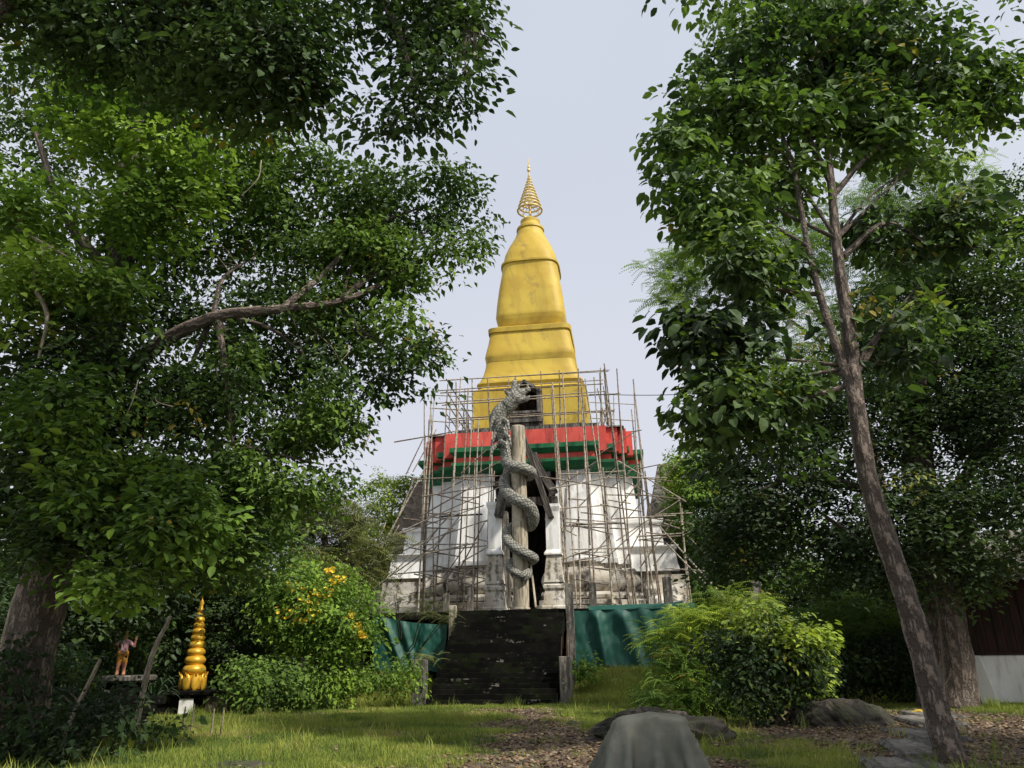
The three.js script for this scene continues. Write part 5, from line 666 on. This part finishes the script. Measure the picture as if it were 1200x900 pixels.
// yellow-flowered shrub
{
  const bl = [[380, 715, 31, 48, 42, 1.4, 300], [345, 700, 31, 35, 35, 1.1, 160], [412, 735, 30.5, 26, 30, .9, 110], [360, 745, 31, 45, 25, 1.1, 160]];
  const t = simple('flowering_shrub', 'shrub full of yellow trumpet flowers left of the small net', null, [[375, 812, 31, .1], [375, 770, 31, .08], [376, 735, 31, .05]], bl, 'small', 'fresh', { seed: 51, gate: -0.02, freq: 1.2, scale: 1.25, stray: 0.3 });
  const pos = []; for (let k = 0; k < 6; k++) { const a = k / 6 * 6.283; leafInto(pos, V(0, 0, 0), V(Math.cos(a) * 0.7, 0.5, Math.sin(a) * 0.7).normalize(), V(0, 1, 0), 0.095, 0.04, -0.1); } const fg = asGeo(pos); const R = rng(52), mats = [[0.85, 0.66, 0.05], [0.87, 0.72, 0.08], [0.82, 0.56, 0.04]].map((c) => { const m = leafy(0.35); m.color.setRGB(...c); return m; });
  const spots = [[345, 690, 14], [362, 705, 18], [380, 695, 14], [395, 682, 10], [335, 720, 14], [365, 722, 16], [418, 735, 12], [424, 745, 7], [410, 722, 8], [385, 670, 8], [350, 728, 12]];
  for (let i = 0; i < 240; i++) { const [x, y, s] = spots[i % spots.length]; const m = part('flower', fg, mats[i % 3], t); m.position.copy(at(x + (R() + R() - 1) * s, y + (R() + R() - 1) * s * 0.7, 29.5 + R() * 1.1).sub(t.position)); m.rotation.set((R() - .2) * 1.4, R() * 6.28, (R() - .5)); const k = 0.8 + R() * 0.7; m.scale.set(k, k, k); }
}
// bushes
function bush(label, px, py, blobs, kind, pal, opt, name = 'bush', group) {
  const p = onGround(px, py), t = thing(name, label, 'bush', V(p.x, terrain(p.x, p.z), p.z), 0, group), R = rng(opt.seed);
  for (let i = 0; i < 7; i++) { const b = blobs[i % blobs.length], e = at(b[0] + (R() - .5) * b[3], b[1] + (R() - .5) * b[4], b[2]).sub(t.position); part('stem', tube([V((R() - .5) * .4, -0.05, (R() - .5) * .3), e.clone().multiplyScalar(0.5).add(V((R() - .5) * .3, 0.1, 0)), e], [0.04, 0.028, 0.008], 6, 0, 8), M.bark, t); }
  foliage(t, 'leaves', blobs, kind, pal, opt); return t;
}
const GD = (px, py) => -onGround(px, py).z;
{
  const D = GD(840, 842);
  const b = bush('large bush with bright yellow-green top before the wide green net', 835, 842, [[800, 775, D, 48, 45, 1.0, 190], [850, 770, D, 50, 60, 1.1, 230], [790, 810, D, 40, 30, .8, 120], [860, 815, D, 50, 28, .9, 150]], 'fine', 'fresh', { seed: 61, gate: -0.05, scale: 0.9, freq: 1.6, stray: 0.25 });
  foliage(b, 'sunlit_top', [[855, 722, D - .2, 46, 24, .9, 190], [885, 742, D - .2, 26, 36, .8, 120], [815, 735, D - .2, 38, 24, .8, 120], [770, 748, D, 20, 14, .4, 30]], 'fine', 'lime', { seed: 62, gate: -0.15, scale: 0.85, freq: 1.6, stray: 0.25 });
  const D2 = GD(915, 850);
  const c = bush('rounder leafy bush with glossy leaves right of the yellow-green one', 915, 850, [[905, 770, D2, 42, 34, .8, 130], [890, 812, D2, 40, 24, .7, 90], [938, 785, D2, 24, 30, .6, 70], [870, 760, D2 + .4, 30, 30, .6, 60]], 'small', 'deep', { seed: 63, gate: 0.0, scale: 1.0, freq: 1.7, stray: 0.3 });
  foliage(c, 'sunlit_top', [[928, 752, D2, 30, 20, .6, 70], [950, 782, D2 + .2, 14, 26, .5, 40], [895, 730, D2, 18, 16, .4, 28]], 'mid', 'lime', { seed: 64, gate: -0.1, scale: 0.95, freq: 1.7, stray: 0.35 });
  bush('low bushy sapling with drooping leaves in front of the two bushes', 745, 830, [[760, 815, GD(755, 832), 12, 12, .3, 14], [880, 826, GD(880, 840), 26, 10, .5, 40], [830, 826, GD(830, 840), 30, 9, .5, 40]], 'small', 'fresh', { seed: 65, gate: -0.5, scale: 0.8 }, 'sapling');
  bush('feathery light bush beyond the dark boulder', 985, 805, [[985, 725, 30, 48, 34, 1.6, 190], [950, 740, 30, 26, 30, 1.2, 90], [1025, 740, 30, 30, 30, 1.2, 110]], 'fine', 'fresh', { seed: 66, gate: -0.3, scale: 1.3 });
  bush('dark undergrowth bush between feathery bush and slanting trunk', 990, 812, [[980, 785, 29, 50, 26, 1.4, 170], [1040, 780, 29, 36, 34, 1.3, 160], [920, 780, 30, 30, 24, 1.2, 90]], 'small', 'deep', { seed: 67, gate: -0.35, scale: 1.25 });
  for (const [i, [label, x, y, bl, pal]] of [['leafy shrub low in front of the concrete pillar', 350, 826, [[335, 805, 29.5, 34, 20, .9, 110], [365, 806, 30, 30, 18, .8, 90]], 'green'], ['bright low shrub under the yellow flowers', 385, 815, [[385, 800, 30.5, 28, 18, .8, 90], [405, 795, 31, 20, 14, .6, 50]], 'fresh'], ['shrub at the right end of the golden finial slab', 300, 832, [[300, 808, 28.5, 26, 22, .8, 90], [285, 790, 29, 22, 18, .7, 60]], 'green'], ['fresh green shrub at the foot of the small net', 462, 812, [[455, 790, 32, 26, 16, .8, 80], [480, 800, 32, 14, 12, .5, 36]], 'fresh'], ['small weedy plant at the foot of the tall stair post', 683, 800, [[685, 785, 34, 12, 10, .4, 26]], 'fresh']].entries()) bush(label, x, y, bl, 'small', pal, { seed: 70 + i, gate: 0.08, freq: 1.6, scale: 1.1, stray: 0.35 }, 'shrub', 'shrubs along the terrace foot');
  bush('thin pale sapling with airy leaves before the small green net', 472, 815, [[490, 712, 33.5, 34, 14, .6, 26], [520, 722, 33.5, 16, 9, .4, 12], [460, 700, 33.5, 14, 12, .4, 10], [500, 770, 33, 14, 9, .4, 10]], 'fine', 'olive', { seed: 80, gate: -0.5, scale: 0.9 }, 'sapling');
  for (const [i, [label, x, y, bl, pal]] of [['dark undergrowth at the foot of the huge dark trunk', 40, 898, [[20, 870, 14.5, 50, 26, .7, 60], [90, 888, 14.5, 60, 16, .6, 50], [120, 840, 15, 26, 20, .4, 24], [5, 800, 14.8, 24, 34, .5, 30]], 'deep'], ['weedy undergrowth crowding the altar steps', 140, 880, [[170, 870, 17.5, 40, 16, .6, 60], [110, 850, 18, 40, 16, .6, 60], [60, 800, 19, 40, 34, .9, 90]], 'deep'], ['undergrowth behind the white board', 190, 826, [[190, 770, 32, 36, 40, 1.2, 130], [150, 740, 32, 44, 40, 1.2, 140], [280, 770, 32, 30, 36, 1.2, 110]], 'deep'], ['thicket at the left edge behind the altar', 60, 835, [[50, 770, 27, 60, 50, 1.4, 200], [100, 760, 27, 30, 40, 1.2, 100]], 'deep']].entries()) bush(label, x, y, bl, 'small', pal, { seed: 85 + i, gate: -0.1, freq: 1.2, scale: 1.05, stray: 0.25 }, 'undergrowth', 'undergrowth in the left thicket');
}
// slender bare stems in the left thicket
for (const [i, [label, pts]] of [['pale broken pole slanting before the altar', [[62, 890, 14.8, .05], [90, 830, 14.9, .05], [118, 772, 15, .03]]], ['thin leaning stem between altar and golden finial', [[160, 840, 21, .08], [178, 770, 21.2, .07], [200, 722, 21.4, .04]]], ['pale slender stem at the left edge', [[-2, 780, 16, .05], [12, 720, 16, .05], [32, 660, 16.2, .03]]]].entries()) { const p = pts.map(([x, y, D]) => at(x, y, D)); p[0].y = Math.min(p[0].y, terrain(p[0].x, p[0].z)); single('bare_stem', tube(p, pts.map((q) => q[3]), 8, 0.2, 20, i), M.twigPale, label, 'stem'); }
// strap-leaved plant
{
  const p = onGround(168, 845); const t = thing('strap_leaf_plant', 'dark clump of long strap leaves beside the altar steps', 'plant', V(p.x, 0, p.z - 0.5)); const R = rng(91), m = leafy(0.25); m.color.setRGB(0.025, 0.06, 0.015);
  for (let i = 0; i < 46; i++) { const a = R() * 6.283, l = 1.0 + R() * 0.8, y0 = R() * 0.7, pts = []; for (let k = 0; k <= 6; k++) { const q = k / 6; pts.push(V(Math.cos(a) * l * 0.75 * q, y0 + l * (1.25 * q - 1.0 * q * q), Math.sin(a) * l * 0.75 * q)); } const pos = [], s = V(-Math.sin(a), 0, Math.cos(a)); for (let k = 0; k < 6; k++) { const w = (q) => 0.045 * (1 - q * q * 0.95), A = pts[k], B = pts[k + 1], w0 = w(k / 6), w1 = w((k + 1) / 6); const c = [A.clone().addScaledVector(s, w0), A.clone().addScaledVector(s, -w0), B.clone().addScaledVector(s, -w1), B.clone().addScaledVector(s, w1)]; for (const j of [0, 1, 2, 0, 2, 3]) pos.push(c[j].x, c[j].y, c[j].z); } part('strap_leaf', asGeo(pos), m, t); }
}
// trees outside the frame, right and behind, whose crowns shade the foreground
for (const [i, [label, x, z, h, r]] of [['shade tree to the right of the slanting tree, outside the view', 15, -9, 13, 4.6], ['shade tree behind the viewer on the right', 9, 2, 12, 4.4]].entries()) {
  const t = thing('shade_tree', label, 'tree', V(x, 0, z), 0, 'trees shading the clearing from the right'); part('trunk', tube([V(0, -0.1, 0), V(0.3, h * 0.35, 0.1), V(-0.2, h * 0.7, 0), V(0, h, 0)], [0.4, 0.3, 0.2, 0.05], 12, 0.15, 24), M.bark, t); const R = rng(101 + i);
  const blobs = []; for (let k = 0; k < 12; k++) { const a = R() * 6.283, q = Math.sqrt(R()) * r * 0.8; const c = V(x + Math.cos(a) * q, h * 0.62 + R() * h * 0.42, z + Math.sin(a) * q); const b = Object.assign([k], { isBlob: true, c, rx: r * 0.42, ry: r * 0.3, rz: r * 0.42, n: 170 }); blobs.push(b); part('limb', tube([V(0, h * (0.4 + R() * 0.3), 0), c.clone().sub(t.position).multiplyScalar(0.6).setY(h * 0.65), c.clone().sub(t.position)], [0.1, 0.06, 0.02], 6, 0, 8), M.bark, t); }
  foliage(t, 'crown', blobs, 'far', 'green', { seed: 110 + i, gate: -0.25, freq: 0.5, scale: 0.8, mat: M.leafSolid });
}
// far wood all round, one mass
{
  const w = new THREE.Group(); w.name = 'far_wood'; w.userData = { kind: 'stuff', label: 'dark mass of far woodland closing the clearing behind the stupa', category: 'woodland' }; scene.add(w); const R = rng(120), blobs = [];
  for (let i = 0; i < 90; i++) { const a = -1.25 + 2.5 * i / 89, d = 66 + R() * 14; const x = Math.sin(a) * d * 1.1, z = -Math.cos(a) * d * (Math.abs(a) > 0.8 ? 0.8 : 1); const h = 5.5 + R() * 2.5; blobs.push(Object.assign([i], { isBlob: true, c: V(x, h * 0.75, z), rx: 3.6, ry: h * 0.85, rz: 3, n: 230 })); }
  for (let i = 0; i < 26; i++) { const s = i % 2 ? 1 : -1, x = s * (15 + R() * 16), z = -34 - R() * 22; blobs.push(Object.assign([i], { isBlob: true, c: V(x, 3, z), rx: 3.2, ry: 3.8, rz: 3, n: 240 })); }
  foliage(w, 'woodland', blobs, 'far', 'deep', { seed: 121, gate: -0.45, freq: 0.4, scale: 1.25, shell: 0.7, mat: M.leafSolid });
}
// ---------------------------------------------------------------- grass and litter
{
  const tuft = (seed, n, h, w, spread) => { const r = rng(seed), pos = []; for (let i = 0; i < n; i++) { const a = r() * 6.283, q = Math.sqrt(r()) * spread, o = V(Math.cos(a) * q, -0.02, Math.sin(a) * q), b = r() * 6.283, H = h * (0.5 + r() * 0.7), lean = H * (0.2 + r() * 0.6), s = V(-Math.sin(b), 0, Math.cos(b)); const m = o.clone().add(V(Math.cos(b) * lean * 0.35, H * 0.6, Math.sin(b) * lean * 0.35)), t = o.clone().add(V(Math.cos(b) * lean, H, Math.sin(b) * lean)); const A = o.clone().addScaledVector(s, w), B = o.clone().addScaledVector(s, -w), C2 = m.clone().addScaledVector(s, w * 0.7), D = m.clone().addScaledVector(s, -w * 0.7); for (const p of [A, B, C2, B, D, C2, C2, D, t]) pos.push(p.x, p.y, p.z); } return asGeo(pos); };
  const kinds = [tuft(1, 16, 0.05, 0.005, 0.2), tuft(2, 16, 0.085, 0.005, 0.2), tuft(3, 16, 0.34, 0.007, 0.18)], lists = [[], [], []], R = rng(131);
  const put = (x, z, k, s, c) => { tmpE.set(0, R() * 6.283, 0); lists[k].push([new THREE.Matrix4().compose(V(x, terrain(x, z), z), tmpQ.setFromEuler(tmpE), V(s, s * (0.75 + R() * 0.5), s)), c]); };
  const pal = [[0.09, 0.15, 0.022], [0.18, 0.24, 0.032], [0.31, 0.35, 0.055], [0.42, 0.37, 0.12]];
  const colour = (t) => { const u = clamp(t, 0, 0.999) * 3, j = Math.floor(u), f = u - j; return [0, 1, 2].map((m) => lerp(pal[j][m], pal[j + 1][m], f)); };
  let made = 0; for (let i = 0; i < 240000 && made < 90000; i++) { const z = -7 - Math.pow(R(), 0.8) * 31, half = -z * 0.72 + 1, x = (R() * 2 - 1) * half; const l = localOf(x, z); if (l.z < ZF + 0.1 && l.x > CHX[0] && l.x < CHX[1]) continue; if (Math.abs(l.x - STAIR_X) < SW / 2 && l.z < ZF + STEPS * RUN + 0.1) continue; const b = bare(x, z); if (R() < b * 0.985) continue; const n = fbm3(x * 0.6, 9, z * 0.6); if (n < -0.35 && R() < 0.6) continue; const bank = smooth(4.5, 1, l.z - ZF) * (l.z > ZF ? 1 : 0); const straw = fbm3(x * 0.45 + 40, 2, z * 0.45); if (straw > 0.3 && R() < 0.55) continue; const tall = R() < 0.012 + bank * 0.6 || n > 0.75; put(x, z, tall ? 2 : n > 0 ? 1 : 0, tall ? 0.8 + R() * 0.5 : 0.9 + R() * 0.6, colour(0.4 + n * 0.3 + straw * 0.6 + (R() - 0.5) * 0.5 + bank * 0.2)); made++; }
  for (let i = 0; i < 9000; i++) { const q = toWorld(STAIR_X + (R() < 0.72 ? 1 : -1) * (2.9 + R() * 5), 0, ZF + 0.35 + R() * 5.2); if (q.x > 0 || R() < 0.5) put(q.x, q.z, R() < 0.55 ? 2 : 1, 0.8 + R() * 0.6, colour(0.45 + R() * 0.4)); }
  lists.forEach((list, k) => { const m = new THREE.InstancedMesh(kinds[k], M.grass, list.length); m.name = ['short_grass', 'meadow_grass', 'tall_grass'][k]; m.userData = { kind: 'stuff', label: ['short worn grass of the clearing', 'ankle-high grass of the clearing', 'tall grass on the bank under the nets'][k], category: 'grass' }; m.castShadow = m.receiveShadow = true; const c = new THREE.Color(); list.forEach(([a, q], i) => { m.setMatrixAt(i, a); m.setColorAt(i, c.setRGB(...q)); }); scene.add(m); });
  // fallen leaves and gravel on the bare earth
  const lg = asGeo((() => { const a = []; leafInto(a, V(0, 0.01, 0), V(0, 0, 1), V(0, 1, 0), 0.11, 0.035, 0.1); return a; })()), sg = rockGeo(0.035, 0.022, 0.03, 3, 0.3, 1); const L1 = [], L2 = [];
  for (let i = 0; i < 60000 && L1.length + L2.length < 20000; i++) { const z = -7 - Math.pow(R(), 0.9) * 26, x = (R() * 2 - 1) * (-z * 0.72 + 1), b = bare(x, z); if (R() > b * 0.9 + 0.04) continue; tmpE.set((R() - .5) * .8, R() * 6.28, (R() - .5) * .8); const s = 0.6 + R() * 0.9, m4 = new THREE.Matrix4().compose(V(x, terrain(x, z) + 0.008, z), tmpQ.setFromEuler(tmpE), V(s, s, s)); const k = R(); (R() < 0.6 ? L1 : L2).push([m4, k < 0.5 ? [0.16, 0.1, 0.055] : k < 0.8 ? [0.07, 0.045, 0.028] : [0.3, 0.22, 0.13]]); }
  for (const [list, g, name, label, mat] of [[L1, lg, 'fallen_leaves', 'dry fallen leaves scattered over the bare earth', M.leafThick], [L2, sg, 'gravel', 'small stones scattered over the bare earth', new THREE.MeshStandardMaterial({ color: 0xffffff, roughness: 0.95 })]]) { const m = new THREE.InstancedMesh(g, mat, list.length); m.name = name; m.userData = { kind: 'stuff', label, category: name.replace('_', ' ') }; m.castShadow = m.receiveShadow = true; const c = new THREE.Color(); list.forEach(([a, q], i) => { m.setMatrixAt(i, a); m.setColorAt(i, c.setRGB(...q)); }); scene.add(m); }
}
renderer.render(scene, camera);
